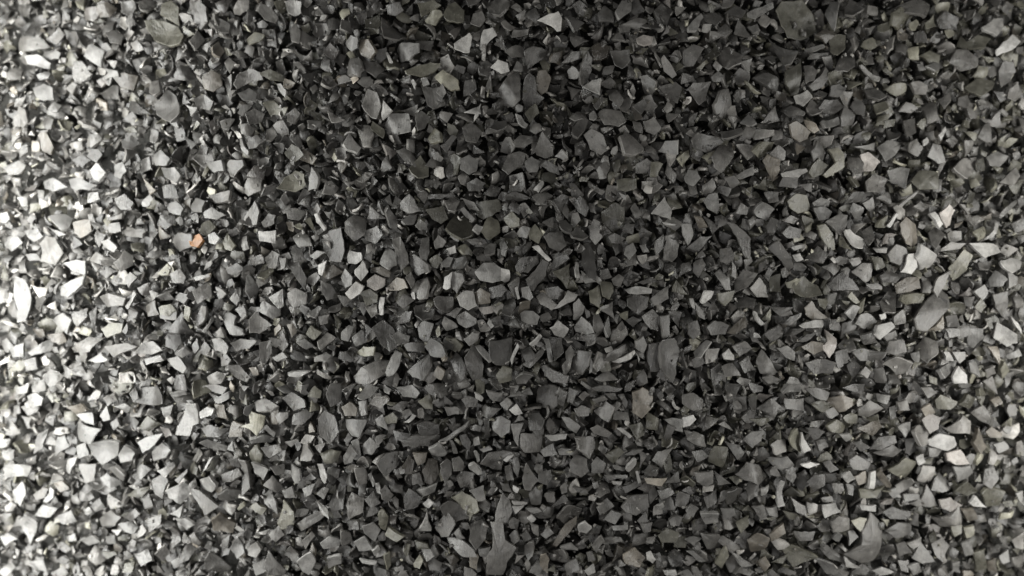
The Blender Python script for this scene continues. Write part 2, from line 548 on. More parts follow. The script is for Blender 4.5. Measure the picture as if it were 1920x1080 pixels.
l7 740,210 760,180 795,200 775,240
g5 580,50 620,15 665,50 640,110 600,100
g4 1140,250 1170,230 1240,220 1265,300 1220,335 1170,310 *smooth dark four-cornered slab
o5 910,150 960,110 1000,150 1000,190 940,200
o5 1050,230 1090,180 1130,240 1110,290 1060,260
g5 975,230 1020,190 1060,200 1040,260 990,250
l6 1395,200 1420,150 1455,170 1450,230 1470,250 1430,295 1400,260 *light ragged upright chip
o3 1465,110 1540,60 1590,90 1590,190 1530,230 1480,190
l7 1745,120 1820,25 1855,100 1850,155 *lone pale triangular chip
l6 1600,310 1640,285 1660,330 1620,380 1590,350
g3 1350,400 1360,290 1385,280 1420,340 1435,490 1390,480 *tall dark tongue-shaped chip
g4 1040,490 1130,380 1165,400 1150,470 1080,555 1050,540
g3 980,420 1010,370 1100,360 1110,400 1050,455 990,450
l6 750,450 800,400 860,400 900,430 895,500 850,510 780,495 *large grainy grey-green chip
l8 900,430 945,440 945,500 920,510 895,495
o4 1190,450 1285,405 1285,480 1270,545 1240,500
l6 1345,440 1400,480 1430,500 1370,515
g6 1095,590 1130,560 1175,580 1185,610 1230,640 1180,665 1120,630 *flat boot-shaped grey chip
l7 1200,660 1280,560 1330,580 1310,610 1230,650
l6 1305,720 1305,630 1335,600 1370,650 1360,690 1320,725
l5 1370,650 1395,670 1400,700 1380,710
l6 1310,760 1350,700 1400,740 1420,790 1380,805 1320,785
l7 1180,770 1225,725 1280,770 1255,825 1210,810 *pale five-cornered crown chip
l6 1010,680 1030,665 1080,670 1115,700 1100,745 1050,740 1015,720
l7 650,590 700,555 740,560 760,640 715,665 670,640 *bright half of a two-tone chip
b5 740,580 780,540 830,570 820,620 760,630
g3 830,540 900,520 930,550 900,590 840,600
g4 520,600 540,585 630,590 630,640 580,675 530,640
g3 410,650 470,625 525,660 510,710 460,730 420,700
g4 645,700 700,670 760,710 760,740 700,765 660,740
g5 565,740 580,700 640,740 650,760 590,780
l5 430,760 470,720 520,740 500,810 480,860 440,820
g3 170,770 240,720 300,780 315,870 270,895 220,850 *big dark whale-shaped chip
g4 290,810 320,780 385,810 380,850 310,850
l6 245,1020 300,890 340,910 325,980 290,1030 250,1040 *pale leaning club-shaped chip
g5 65,1040 110,990 200,950 255,960 240,1020 160,1078 80,1078
g4 365,1010 430,960 490,915 505,980 460,1060 400,1040 *grey sail-shaped chip
g4 695,930 740,870 790,920 800,980 790,1050 740,1060 700,990
g3 835,840 960,820 960,900 940,975 870,970 835,920
l6 755,865 780,860 860,940 830,955
l6 690,830 740,790 775,800 770,840 720,865
l8 640,790 660,785 670,810 645,815
l7 820,740 830,710 860,755 840,770
w8 35,370 50,330 110,340 115,380 80,405 40,400 *small cream square chip
l8 75,440 120,385 150,450 110,500 75,460
l6 0,480 20,430 65,480 60,520 20,540
p7 145,500 190,465 245,490 240,530 190,555 145,530 *pinkish lozenge chip
b4 160,430 220,420 275,450 270,480 230,470
b6 255,540 310,480 350,490 375,540 320,555 275,555
g7 20,570 80,505 130,530 110,570 50,605
l6 215,400 255,295 310,350 305,400 260,430
g5 285,270 330,250 370,340 380,400 335,445 310,380
o4 105,570 160,545 205,580 200,620 140,640
g6 130,640 200,630 200,680 170,705
w9 215,600 240,600 235,690 215,690 *white matchstick-like splinter
g6 390,560 420,500 480,475 490,520 470,590 430,600
w8 390,570 410,560 415,605 400,600
w8 570,540 580,480 620,450 610,540 590,550
g5 620,450 680,460 690,500 650,570 620,540
o4 495,380 540,350 570,380 540,430 505,420
l6 560,400 600,365 630,370 610,420 570,420
g3 630,375 700,360 725,400 700,425 625,430
l8 590,320 640,300 645,340 610,350
o5 670,310 700,290 740,340 735,360 690,350
g4 800,320 830,280 870,290 860,340 810,355
l5 890,290 910,255 935,310 920,360 900,350
g5 520,280 545,240 590,280 570,310 530,320
g4 435,340 450,270 490,260 495,340 480,390 450,380
g4 250,110 265,80 320,170 310,210 275,200
l6 415,190 440,150 480,180 480,210 440,215
l5 340,160 380,130 420,140 410,180 360,180
g4 20,170 70,130 130,150 130,240 70,275 20,220
l5 120,220 200,190 235,240 190,290 140,270
g4 1505,250 1540,230 1595,260 1570,290 1520,285
g4 1290,230 1330,195 1390,250 1360,270 1300,260
g3 1225,180 1260,155 1300,190 1290,230 1240,210
g5 1520,490 1560,460 1590,480 1570,530 1530,520
o4 1460,500 1520,510 1530,560 1510,600 1470,580
g5 1740,600 1840,530 1840,600 1760,640 *grey wedge pointing up to the right
g3 1610,600 1650,575 1730,590 1720,650 1670,690 1610,640
l7 1600,550 1660,530 1745,545 1740,570 1620,570
g4 1690,700 1750,660 1790,700 1780,780 1740,770
l8 1555,960 1590,930 1655,890 1660,905 1580,965
g4 1510,960 1520,900 1620,850 1640,880 1560,950
l7 1660,905 1680,940 1675,960
g4 1785,840 1840,830 1890,900 1880,1020 1850,1070 1810,1000
g4 1300,950 1330,890 1400,900 1390,980 1350,1030 1310,1010
g5 1420,980 1450,900 1500,920 1490,970 1440,1010
w7 1395,1020 1400,930 1415,960 1410,1010
l5 1150,850 1140,810 1170,820 1190,950 1170,950
g3 1170,820 1240,820 1250,900 1200,950
g5 1260,900 1290,860 1310,900 1290,960 1265,950
g4 1120,985 1150,975 1280,1030 1270,1070 1190,1070 *long grey shoe-shaped chip
g4 980,1050 1020,1010 1080,1030 1040,1078 990,1078
o4 870,1040 910,990 960,1000 960,1060 890,1078
g5 1420,1050 1490,1000 1550,1050 1460,1065
l7 1480,880 1520,860 1530,890 1490,900
l7 960,970 950,940 990,850 1000,870
g4 1350,810 1440,790 1440,830 1400,860
b6 525,870 545,850 610,950 590,960
g4 1455,440 1500,430 1520,480 1460,490
g3 1665,510 1740,480 1780,500 1700,520
o3 480,100 570,80 600,150 560,180 510,150
g4 245,40 270,10 290,80 270,70
l6 670,100 690,85 750,150 740,165 700,140
g3 480,20 560,10 600,20 560,40 490,40
g3 920,20 980,0 1060,30 1000,60 930,50
g3 940,90 960,60 1020,80 1000,130
g4 1070,20 1100,0 1160,0 1190,20 1120,70
g3 1190,50 1240,10 1280,30 1270,80 1230,120
l6 1095,50 1160,60 1155,70 1090,65
g4 1130,170 1190,140 1190,200 1160,190
g4 1240,110 1260,60 1280,100 1275,150
g4 1390,60 1420,70 1430,120 1400,110
g3 1300,60 1340,20 1390,90 1370,140 1330,110
w7 1560,0 1600,20 1600,45 1580,30
l7 1810,170 1890,180 1880,190 1830,185
g4 1630,100 1660,70 1690,130 1650,150
g3 1600,180 1650,180 1640,240 1580,220
g4 1770,270 1800,240 1810,310 1780,360
g5 1810,380 1820,250 1890,230 1920,260 1890,360 1860,390
g4 1680,300 1710,290 1740,340 1700,340
l6 610,250 660,240 660,280 640,275
g4 700,270 760,260 790,280 740,300
l8 1075,310 1110,300 1180,380 1165,390 1120,350
g3 1165,430 1200,370 1270,350 1280,375 1200,430
l7 1315,440 1325,390 1345,390 1340,480 1320,480
l6 1010,540 1050,530 1080,590 1060,610 1020,590
g3 1170,540 1220,530 1260,560 1250,610 1190,600
g3 900,680 920,600 970,590 980,640 950,700
g3 910,710 980,710 1000,760 940,750
g4 940,530 1000,480 1000,560 980,600
l7 975,540 990,530 1005,600 990,605
p6 770,650 850,640 850,680 800,690
g4 590,690 650,650 680,650 640,710
g4 310,740 360,670 400,670 380,730
g4 310,620 350,570 410,610 350,655
g4 375,380 410,350 490,410 500,450 430,470
g5 360,480 390,450 415,500 395,540
g4 125,370 170,330 180,300 170,400
l5 60,820 110,780 150,820 140,850 80,870
l6 0,790 40,750 70,760 40,840 0,830
o6 60,910 120,870 190,870 180,920 90,920
g4 85,960 110,920 130,970
o6 530,780 550,750 560,800 540,820
l7 410,750 425,720 435,730 420,765
g3 350,860 400,845 470,860 460,900 370,895
g3 480,870 520,820 560,850 600,930 540,930 500,920
g3 590,970 640,900 690,960 690,1050 620,1078 580,1040
b5 510,1030 540,980 580,1010 560,1060
g3 1010,900 1060,870 1090,930 1040,960
g4 1020,970 1130,880 1140,900 1060,990
l7 1060,860 1120,800 1130,815 1080,870
g3 1230,670 1290,640 1300,690 1250,690
o5 1390,560 1450,520 1460,600 1450,650 1400,620
l6 1455,650 1510,630 1500,650 1460,665 s
g4 1420,700 1450,680 1480,760 1460,800 1420,770
l5 1480,760 1500,700 1520,790 1500,820
g5 1550,760 1580,720 1600,770 1570,790
g3 1600,720 1640,700 1690,720 1640,760
g4 1800,700 1850,690 1850,800 1820,830
g4 1860,760 1880,750 1900,790 1890,810
l6 1535,720 1545,680 1560,690 1550,740
g5 1660,840 1700,810 1720,860 1700,910 1660,880
g3 1730,860 1780,850 1790,1000 1740,1010
@F
l6 120,50 150,15 195,5 205,80 190,120 140,90 *pale upright tooth-shaped chip
l5 400,110 440,50 515,95 470,160 420,140
o5 590,50 640,10 700,20 710,100 650,120 600,80 *olive-grey cube-like chip
g5 805,165 880,125 930,130 920,190 890,240
l8 910,215 940,210 1030,270 1000,320 970,315 *bright grey slanting tab
g4 250,170 300,185 380,260 380,400 340,350 *long dark blade-shaped chip
o5 760,190 800,180 850,240 850,320 820,325 780,250
g4 480,320 540,280 610,360 630,430 590,450 540,370
b6 1225,180 1260,140 1320,180 1340,280 1300,310 1260,290 1230,230 *large tan oval chip
p8 1445,120 1500,70 1535,110 1530,180 1490,200 *pale peach-coloured chip
l8 1395,120 1420,110 1465,180 1450,200
w8 1150,190 1195,120 1210,130 1170,200
l8 1625,285 1750,290 1780,340 1700,370 *pale smooth triangular wedge
l7 1795,385 1850,370 1915,390 1900,430 1860,455 1810,420
g5 1155,350 1200,295 1260,320 1265,370 1220,410 1170,390
l8 1245,430 1270,350 1310,345 1320,420 1290,460 1230,450
l7 1330,380 1370,310 1450,370 1430,420 1340,440
o6 1520,420 1580,325 1630,360 1600,440 1550,490
g6 1410,550 1440,480 1500,440 1480,520 1430,590
b5 1195,520 1260,480 1330,480 1340,540 1280,560 1210,570 *rust-brown knotted chip
o5 1210,580 1340,570 1330,620 1260,635 1215,610
g5 1310,710 1400,600 1490,540 1520,580 1500,650 1380,780 1330,770 *long grey bar-shaped chip
o4 600,540 680,470 760,530 780,580 700,590 620,575
o7 575,510 640,485 665,495 620,540 590,540
g6 380,540 430,480 470,530 480,590 420,590
g5 300,500 340,435 420,460 370,530 300,560
l6 200,460 230,435 265,490 270,550 240,550
o5 195,570 290,555 280,600 240,640 205,610
l8 100,620 130,555 175,560 160,600 115,630 s
g3 820,520 900,445 960,500 1000,550 850,555
g6 950,450 1010,400 1070,400 1060,480 1030,510
g5 1105,620 1150,560 1200,570 1195,680 1130,680
b5 680,650 720,610 820,710 730,720 690,690 *brown roof-shaped chip
l7 670,750 690,735 850,715 855,730 800,760 690,765 *long pale sliver
l7 385,670 410,680 460,740 440,750 410,710
g4 135,760 180,725 260,750 240,800 160,805
b4 250,790 350,700 360,760 300,800
l8 230,910 260,880 290,920 290,945 240,940 *small bright white fleck-like chip
g5 280,870 350,840 390,880 320,925
g5 415,960 450,885 550,1030 440,1020 *grey pyramid-shaped chip
l6 530,880 590,865 630,900 630,950 580,930
g4 320,960 370,920 410,1000 350,1020
g5 220,980 280,960 330,1030 240,1040
l6 60,900 130,830 160,840 100,930 70,930
p8 780,870 820,840 830,785 875,830 850,900 830,935 *pink-white three-armed chip
b5 665,870 730,840 790,850 790,890 740,915
w7 915,680 960,635 1000,650 950,720
o6 930,590 950,560 1005,620 980,630
l6 1610,770 1690,770 1700,820 1650,865 1620,850
l7 1760,830 1800,765 1880,800 1870,840 1820,865
l6 1480,770 1560,770 1560,810 1500,820
w8 1520,1040 1550,980 1600,1030 1600,1075 1530,1078 *white thumb-shaped chip
l6 1435,1000 1520,950 1520,1000 1470,1050
l7 1520,900 1590,900 1590,940 1560,965
b7 1720,870 1780,870 1790,970 1750,920
g6 1310,860 1360,810 1430,840 1440,900 1380,950 1320,900
l7 1075,800 1100,750 1170,730 1190,760 1110,830
g6 1120,960 1200,930 1290,960 1260,1010 1200,1025
l6 1280,910 1330,900 1330,960 1300,950
g4 690,960 760,940 860,960 840,1020 740,1030
g4 860,900 930,880 930,960 870,990
l6 970,740 1000,690 1040,680 1100,730 1030,770
g4 790,420 860,390 885,440 850,470
g5 850,380 880,360 930,370 920,400 880,410
l7 1070,320 1150,320 1145,345 1090,340
o5 700,200 740,160 740,200 700,230
l5 940,110 960,60 1020,90 1000,170 960,130
b5 65,140 110,150 140,200 90,205
l6 0,180 50,180 60,240 35,300 10,250
l5 50,300 100,250 160,250 100,330
g4 210,320 270,310 290,370 250,410 210,390
l6 1640,560 1700,520 1720,560 1690,610
g5 1480,700 1540,690 1560,760 1490,760
l5 1720,490 1760,440 1830,490 1800,530 1730,530
l6 1830,450 1890,480 1880,520 1840,540
g6 1450,330 1510,280 1590,290 1560,320
o6 1640,220 1700,190 1720,250 1680,270
g4 1100,30 1150,0 1210,20 1180,70
g4 460,0 540,0 540,50 490,60
b6 1380,780 1480,720 1470,770 1400,790
l8 620,360 660,345 680,380 640,395
l6 610,310 670,295 680,310 630,330
g4 480,640 540,650 620,650 600,690 550,700
g4 920,60 960,0 1020,0 1010,50 960,60
g4 730,60 780,30 830,50 820,80 740,80
g4 300,120 330,60 370,90 360,130
g3 470,190 500,140 540,160 520,230 480,230
g4 560,230 600,190 670,210 660,260 590,260
g5 560,160 610,130 650,150 620,180
o4 670,130 730,150 740,170 690,200
g3 730,90 800,80 840,110 820,150 760,160
g5 1010,220 1060,190 1080,260 1050,300 1020,260
g5 1380,230 1420,190 1480,240 1430,310 1400,290
g5 1300,80 1340,50 1370,90 1350,110
g6 1590,150 1660,130 1700,150 1640,190 s
o5 1110,160 1150,130 1140,200 1090,200
l7 1215,80 1270,30 1330,0 1300,30 1230,90
l7 1730,260 1760,170 1780,180 1760,250
l6 1800,110 1850,60 1900,10 1890,50 1820,120
g4 1850,180 1920,140 1920,210 1870,230
g4 1110,470 1170,430 1230,470 1200,510 1130,510
g6 930,380 1000,370 1010,400 960,420
o4 1060,360 1120,370 1140,420 1090,440
g4 690,370 760,300 820,350 790,400
w7 1030,520 1120,530 1120,545 1060,545
g5 1750,580 1830,560 1830,630 1800,700 1760,650
o5 1640,650 1680,600 1710,640 1680,680
g5 1580,590 1640,590 1620,650 1590,640
g5 1190,700 1240,660 1260,740 1200,750
l8 1105,690 1140,680 1150,710 1120,720
l8 1870,700 1910,780 1910,800 1870,740
g5 1870,600 1920,560 1920,650 1880,650
g5 1130,810 1200,780 1210,810 1150,840
g4 1000,810 1070,790 1100,850 1020,860
l7 1470,900 1500,900 1520,950 1480,950
l6 1610,960 1660,950 1670,1040 1620,1010
g5 1700,1000 1750,980 1770,1030 1720,1040
o6 1790,1000 1820,960 1840,1010 1800,1060
l6 1830,920 1890,880 1910,920 1850,940
g5 1140,900 1160,840 1240,830 1260,900 1200,920
g4 950,900 1000,880 1120,900 1100,940 1000,950
g6 1000,1020 1030,980 1060,1010 1040,1050
g4 1080,1000 1130,990 1150,1078 1090,1078
g4 1150,1020 1210,1040 1230,1078 1160,1078
l6 580,1078 600,1040 650,1050 660,1078
g5 450,1050 500,1030 560,1060 480,1078
l7 600,700 670,680 660,700 600,750 560,740 s
g4 460,800 540,750 560,800 500,850
g4 570,810 600,770 690,770 640,800
l5 650,840 700,800 760,790 700,840
g4 370,770 400,760 430,850 390,840
w7 400,790 430,800 440,820 400,820 s
l5 800,640 830,580 870,570 850,640
o5 760,600 830,590 800,660 770,640
g5 540,670 600,650 620,690 560,700
g3 290,620 340,590 410,600 400,650 310,650
g5 70,620 100,650 130,720 90,700
l7 40,600 60,600 70,660 55,650
g4 30,740 80,720 100,800 60,830 30,800
g3 0,400 40,390 50,440 0,460
g4 60,400 110,370 130,410 90,480 60,450
o3 490,480 550,460 550,560 490,560
w7 280,400 300,430 300,490 275,470 s
@G
l7 1000,240 1050,110 1110,110 1115,220 1080,235 1070,290 1000,280 *tall pale L-shaped chip
w9 1120,160 1160,130 1205,140 1190,175 1130,195 s *silvery glinting oval chip
o8 1345,240 1410,220 1400,150 1490,180 1480,240 1440,290 1400,250 *pale yellow maple-leaf-shaped chip
g4 785,70 820,20 880,10 925,110 860,120 790,100
l7 640,130 700,110 735,130 710,170
o4 775,250 830,180 900,230 830,270
p7 900,240 950,250 970,290 930,300
l7 905,135 975,115 950,180 920,190
w8 770,330 820,300 910,280 870,340 800,390
g4 1120,250 1170,230 1280,250 1230,300 1160,295
g5 1125,330 1170,310 1280,350 1270,380 1180,360
g6 1065,380 1100,340 1140,390 1110,440 1070,420
b5 1285,300 1310,210 1370,230 1360,300
g6 1430,100 1490,80 1560,120 1520,150 1440,150
g5 1590,80 1640,45 1710,90 1720,130 1650,150
o5 1730,70 1770,10 1810,40 1800,80
g4 1835,60 1860,0 1920,0 1915,100 1860,130
g4 1790,200 1830,150 1880,180 1905,270 1860,335 1800,290 *large smooth dark hexagonal chip
g4 1650,170 1720,140 1760,170 1700,230 1640,230
l6 1410,320 1480,290 1550,300 1530,330 1430,335
o5 1400,390 1440,345 1475,400 1460,450 1410,430
l7 1415,440 1510,480 1480,540 1430,500
g6 1480,570 1530,515 1585,580 1550,610 *grey diamond-shaped chip
l6 1615,450 1680,480 1690,540 1660,560 1620,500
g5 1585,600 1640,580 1660,640 1600,640
l6 1700,590 1770,560 1750,620 1710,640
l8 1785,450 1815,450 1840,520 1825,560 1800,520
g6 1245,510 1340,470 1360,510 1300,550 1250,550
w9 935,600 1030,560 1060,630 1010,680 950,640 *bright rough crumpled chip
l7 955,730 1035,675 1010,755
l7 1120,540 1200,505 1235,560 1190,610 1130,590
w8 1145,490 1175,420 1200,410 1160,480
o3 1160,490 1210,410 1260,410 1200,490
g6 1065,590 1120,600 1230,690 1150,740 1120,680
g4 1220,630 1280,590 1370,610 1340,650 1230,660
o7 1330,710 1370,665 1380,685 1340,720
o5 1395,700 1430,670 1500,700 1470,740
l6 1440,610 1500,600 1550,660 1545,740 1510,690
o6 1560,780 1600,650 1650,720 1640,800 1580,820
b6 1190,760 1230,745 1320,800 1310,835 1200,825 *flat tan wedge-shaped chip
l7 980,760 1040,755 1090,795 1050,820
l6 660,790 720,775 765,810 750,845 700,830
w9 630,820 685,820 660,855 s
g6 815,770 910,730 900,790 850,830
g5 550,760 620,710 670,750 640,800 570,800
l6 320,300 360,290 390,350 300,410
l7 500,330 680,320 660,400 580,450 520,390 *broad light trapezoid chip
l7 665,400 710,340 760,390 740,430 680,440
l7 850,380 910,330 955,370 930,410 860,430
l8 880,490 970,440 985,460 930,530
g5 980,540 1050,480 1050,500 1000,560
w9 360,500 370,430 430,410 420,450 390,510
w9 240,660 290,600 270,570 300,600 300,640 260,670
b3 195,620 240,580 270,590 250,640 210,650 *dark brown hollow chip
l7 190,740 240,680 320,700 280,750
w9 110,770 150,720 210,780 190,880 140,830
l7 320,750 400,710 430,770 360,790
w9 0,860 40,840 100,870 30,910
w9 150,70 200,50 240,80 230,120 180,135
l7 370,240 440,200 540,260 500,340 420,300
g4 1150,990 1180,940 1300,1030 1280,1078 1160,1060 *dark grey fan-shaped chip at the bottom edge
l6 1290,930 1340,860 1380,940 1340,970
l7 1420,1020 1480,980 1500,1050 1440,1078
g5 1490,1000 1510,940 1610,1050 1590,1078 1510,1078
l7 1670,1000 1750,940 1775,1000 1740,1070 1700,1050
l6 1800,900 1850,860 1920,880 1910,910 1820,930
g4 1850,680 1900,560 1930,560 1930,700 1870,720
g6 1700,880 1750,840 1770,860 1720,930
g5 1660,790 1720,750 1790,740 1760,790 1690,830 1665,810
g6 1390,930 1440,890 1470,930 1450,970 1400,960
l7 750,960 830,930 860,990 800,1020
g5 1000,1010 1050,900 1100,930 1060,990
l8 470,710 500,690 520,720 490,740 s
o4 710,630 770,590 820,590 790,640
b6 300,560 350,545 390,590 340,610
b6 390,130 450,110 500,150 430,170
l8 50,450 190,460 150,520 60,520
w9 70,600 120,550 150,620 130,680 90,660
l7 450,880 520,860 560,890 500,910
l8 1430,840 1500,820 1490,850
l6 1880,970 1920,960 1920,1010 1850,1030 1840,980
g6 1780,650 1840,700 1850,760 1800,720
g6 1770,350 1830,330 1800,390
o5 1800,400 1860,370 1920,380 1900,440 1830,450
g5 960,60 1000,50 1090,50 1080,90 990,100
l7 955,60 1040,40 1050,60 990,75
g6 580,80 650,50 660,90 610,120
g5 730,50 760,20 780,80 750,100
l6 620,220 660,190 670,230 640,260
g4 990,100 1080,90 1100,110 1010,150
g6 1150,10 1200,0 1280,20 1250,60 1190,40
l6 1210,90 1290,40 1290,80 1230,110
l5 1370,170 1380,130 1430,110 1400,180
g6 1545,190 1570,160 1620,160 1620,190 1570,230
g5 1700,10 1740,0 1720,60 1690,50
l5 1560,20 1620,0 1650,40 1600,50
g5 1480,250 1500,230 1550,270 1540,300
l6 1300,330 1310,320 1315,380 1275,370
g5 1490,350 1570,340 1590,370 1520,415
g5 1290,430 1340,415 1350,470 1300,460
g5 1350,420 1390,430 1410,580 1380,620 1360,520
g5 1520,470 1600,450 1600,500 1550,510
l6 1700,540 1750,500 1780,530 1720,550
g5 1780,620 1820,580 1850,590 1820,650
g6 1675,350 1720,340 1760,400 1750,430 1690,430
g5 800,640 840,610 850,680 810,700
g5 850,540 900,510 940,550 910,650 870,620
g6 700,740 760,700 790,730 740,770
l7 480,620 510,600 530,640 500,660
l7 510,690 560,640 590,700 540,720
l7 560,530 600,500 680,560 620,590
g6 600,480 660,460 720,500 690,550
l6 730,480 800,450 850,480 790,540
g6 440,450 540,450 530,540 480,560
w8 300,1000 350,970 390,990 340,1030
w8 170,1000 240,990 260,1060 200,1040
l8 0,1050 60,1000 90,1030 40,1078
w8 30,560 60,540 60,600 30,600
w8 10,380 80,370 70,420 20,430
w9 0,310 60,310 40,350 0,360
l7 200,300 240,290 240,360 200,380
l7 430,350 480,330 500,400 440,420
l7 560,180 600,120 620,200 580,210
w8 420,180 520,160 530,230 480,220
w9 90,20 160,0 150,50 90,60
g5 960,800 1000,770 1020,880 970,920
o5 700,1010 760,1000 740,1060 690,1060
g6 870,960 930,900 960,950 920,1000
l6 1100,1060 1120,1040 1150,1078 1100,1078
l6 960,1000 1010,970 1030,1010 980,1040
g4 1250,880 1290,850 1280,930 1240,920
l6 1150,920 1170,885 1195,890 1190,940
g6 1060,860 1090,840 1130,900 1110,930
g5 1300,850 1370,830 1370,860 1320,870
g6 1510,850 1560,800 1600,850 1550,890
g5 1600,960 1640,900 1680,960 1650,1000
l6 590,860 640,850 650,900 600,900
w8 350,870 420,840 430,880 380,890
@H
g4 460,20 490,0 590,0 615,40 560,80 500,60 *dark bowl-shaped chip
l6 310,20 400,5 440,50 420,80 350,70
g6 160,110 190,70 250,70 270,90 220,140 s
o5 430,100 500,60 510,140 470,140
g5 580,130 640,125 665,140 660,170 600,180 *small neat rounded-rectangle chip
g4 675,90 710,65 770,80 760,130 700,130
l8 750,50 800,80 790,100 755,80
l6 815,35 910,60 900,110 850,95 830,70
g5 890,110 930,75 960,110 930,150
w9 945,145 985,110 1020,165 980,175 *small white peaked chip
g4 770,140 800,115 890,140 830,200 780,180
g4 1095,110 1110,20 1160,0 1215,20 1215,120 1190,140 1120,130 *tall dark block-shaped chip
l6 835,210 900,180 950,210 945,270 900,300 850,260
l6 955,230 1025,220 1000,290 995,350 970,310 *pale Y-shaped chip
g5 1005,350 1010,280 1130,280 1120,380 1030,385 *large flat grey square chip
l5 1120,380 1190,335 1215,390 1140,410
l7 1150,290 1270,280 1260,310 1180,320
g4 780,450 830,390 960,380 980,410 910,420 900,500 850,490 *big grey fan-shaped chip
w8 910,430 940,405 970,400 930,440
g3 965,420 990,410 1005,470 990,530 960,470
g4 920,460 950,450 970,540 930,540
g5 1020,530 1040,440 1110,540 1060,585 1030,580
g4 1110,500 1180,485 1190,520 1160,570 1110,550
g4 1285,450 1320,395 1380,420 1390,490 1350,525 1290,490 *dark rounded chip with a pale lower rim
l5 1410,450 1440,410 1490,450 1470,500 1410,500
o4 1480,400 1560,360 1590,390 1530,450
g5 1420,150 1490,95 1540,130 1500,215 1460,190
g5 1540,150 1610,160 1620,210 1530,200
b6 1640,50 1700,30 1760,70 1750,140 1690,190 1640,160 *large tan pitted chip
g5 1400,250 1440,230 1520,290 1500,310 1420,280
l7 1550,250 1575,245 1635,295 1620,305 *light rod-like splinter
l6 1240,190 1280,190 1345,240 1320,280 1270,240
g5 1350,300 1420,290 1430,350 1400,420 1350,370
l6 1215,370 1240,360 1330,365 1300,400 1230,400
p5 1335,70 1370,40 1400,60 1360,95
g4 1835,230 1880,250 1830,335 1815,300
g5 1745,430 1780,380 1860,360 1800,470
g4 1700,490 1730,455 1780,480 1770,520 1710,520
b7 1705,530 1760,530 1830,530 1800,575 1720,560
g4 1815,560 1895,490 1905,550
g3 1580,580 1680,540 1690,570 1600,615
g4 1575,690 1640,630 1720,620 1730,690 1660,740 1600,720
l5 1480,760 1520,710 1575,730 1540,790
l6 1520,800 1610,790 1610,820 1530,825
g4 1210,750 1270,680 1350,700 1330,760 1270,790
b5 1190,910 1260,790 1320,750 1320,790 1210,920 *long tan slanting chip
l7 1330,800 1370,775 1410,810 1380,840 1335,830
g4 1055,620 1090,590 1130,630 1120,680 1070,680
g5 1145,620 1200,610 1200,670 1160,670
l6 870,720 910,615 945,650 960,720 930,780 865,780 *grey leaf-shaped chip with a bright rim
o6 620,640 680,605 760,650 775,710 750,730 680,700 *pale olive leaf-shaped chip
l6 720,600 800,570 810,650 770,660
g4 555,690 600,660 700,700 720,750 640,780 580,740
g5 525,800 590,710 640,790 600,860 550,870 *egg-shaped grey chip
l6 585,880 680,880 740,930 760,975 680,970 600,910 *pale chip with a long point
l6 635,840 660,810 695,870 650,880
g4 720,790 790,765 820,810 810,870 760,930 720,880
g5 840,790 910,785 920,870 980,910 930,1000 910,1078 820,1078 820,960 850,920 *very large grey hourglass-shaped chip
g4 945,850 980,820 1000,880 970,900
g5 1030,910 1080,880 1080,960 1060,980 1030,950
l7 960,690 1030,685 980,730
w9 460,670 490,645 520,670 490,700 *small white nugget-like chip
l6 420,600 520,590 510,630 430,640
b3 455,490 490,420 540,430 550,500 510,575 470,550
g4 560,450 590,420 620,440 620,510 580,560 560,500
l7 715,460 745,450 790,500 770,510 720,480
g3 665,290 700,280 730,330 720,385 680,340
l5 565,320 700,200 690,240 600,320
g3 430,230 480,210 550,230 555,280 500,305 440,280
g2 285,260 380,280 380,300 310,320
g4 310,320 400,290 540,300 400,360
l6 190,200 230,170 260,260 200,230
o5 240,190 290,160 315,190 310,220 260,225
l6 120,350 160,300 215,350 170,400 120,400
l6 65,330 100,310 110,400 80,380
l5 10,200 140,200 100,300 50,290 20,240
g4 200,450 260,390 330,380 310,470 250,520
b5 400,390 480,390 470,440 430,460
l6 490,370 550,340 595,390 580,410 510,400
g6 30,680 60,610 130,640 120,720 40,760
g6 80,490 140,480 145,560 100,570
o6 205,740 230,705 265,750 250,830 220,810
l6 120,800 180,780 220,820 190,885 130,840
o5 240,850 260,800 350,860 310,890
g5 215,600 250,570 300,630 270,660 230,650
l7 450,800 475,745 505,830 430,835
w7 450,930 500,930 520,970 480,1000 s
o6 405,1010 440,960 460,990 440,1040 410,1030
w8 100,985 200,1000 190,1020 120,1010
l8 1715,950 1740,940 1770,990 1755,1020 1720,990
b6 1590,960 1650,920 1700,970 1680,1030 1600,1010
o4 1780,850 1830,810 1900,840 1880,890 1800,890
g4 1680,790 1750,780 1740,830 1700,840
g5 1410,900 1460,850 1480,890 1440,930
l6 1230,920 1290,905 1330,940 1250,945
l6 1120,850 1160,800 1195,840 1150,870
w8 1045,760 1070,735 1095,760 1070,785
l6 1780,690 1810,670 1830,710 1790,710
g4 1480,510 1610,510 1610,530 1500,540
l7 1600,480 1650,410 1655,450 1620,500
l7 1520,545 1580,550 1570,570 1530,565
l6 1820,200 1860,190 1920,200 1920,270 1880,260
l6 90,80 130,20 160,0 210,20 180,60 120,90
w7 240,0 280,30 270,60 240,40
l6 95,100 140,90 140,170 110,180
b5 0,130 50,100 90,140 80,180 20,180
g4 280,140 330,100 380,110 340,160
l7 350,220 400,170 420,180 380,220
g5 340,160 380,140 400,170 360,200
g6 430,150 460,140 465,190 430,190 s
g4 520,90 550,80 545,120 510,110
g3 575,60 610,90 630,115 580,110
g4 620,60 680,60 660,110 640,100
g4 1020,50 1060,20 1080,60 1030,60
g4 1230,30 1270,50 1250,130 1215,110
g4 1280,20 1330,40 1300,110 1270,100
g4 1410,20 1500,10 1580,20 1560,40 1440,40
g4 1490,60 1540,50 1560,90 1520,90
g5 1410,90 1480,70 1500,90 1430,110
g5 1310,140 1350,120 1400,140 1390,180 1330,180 s
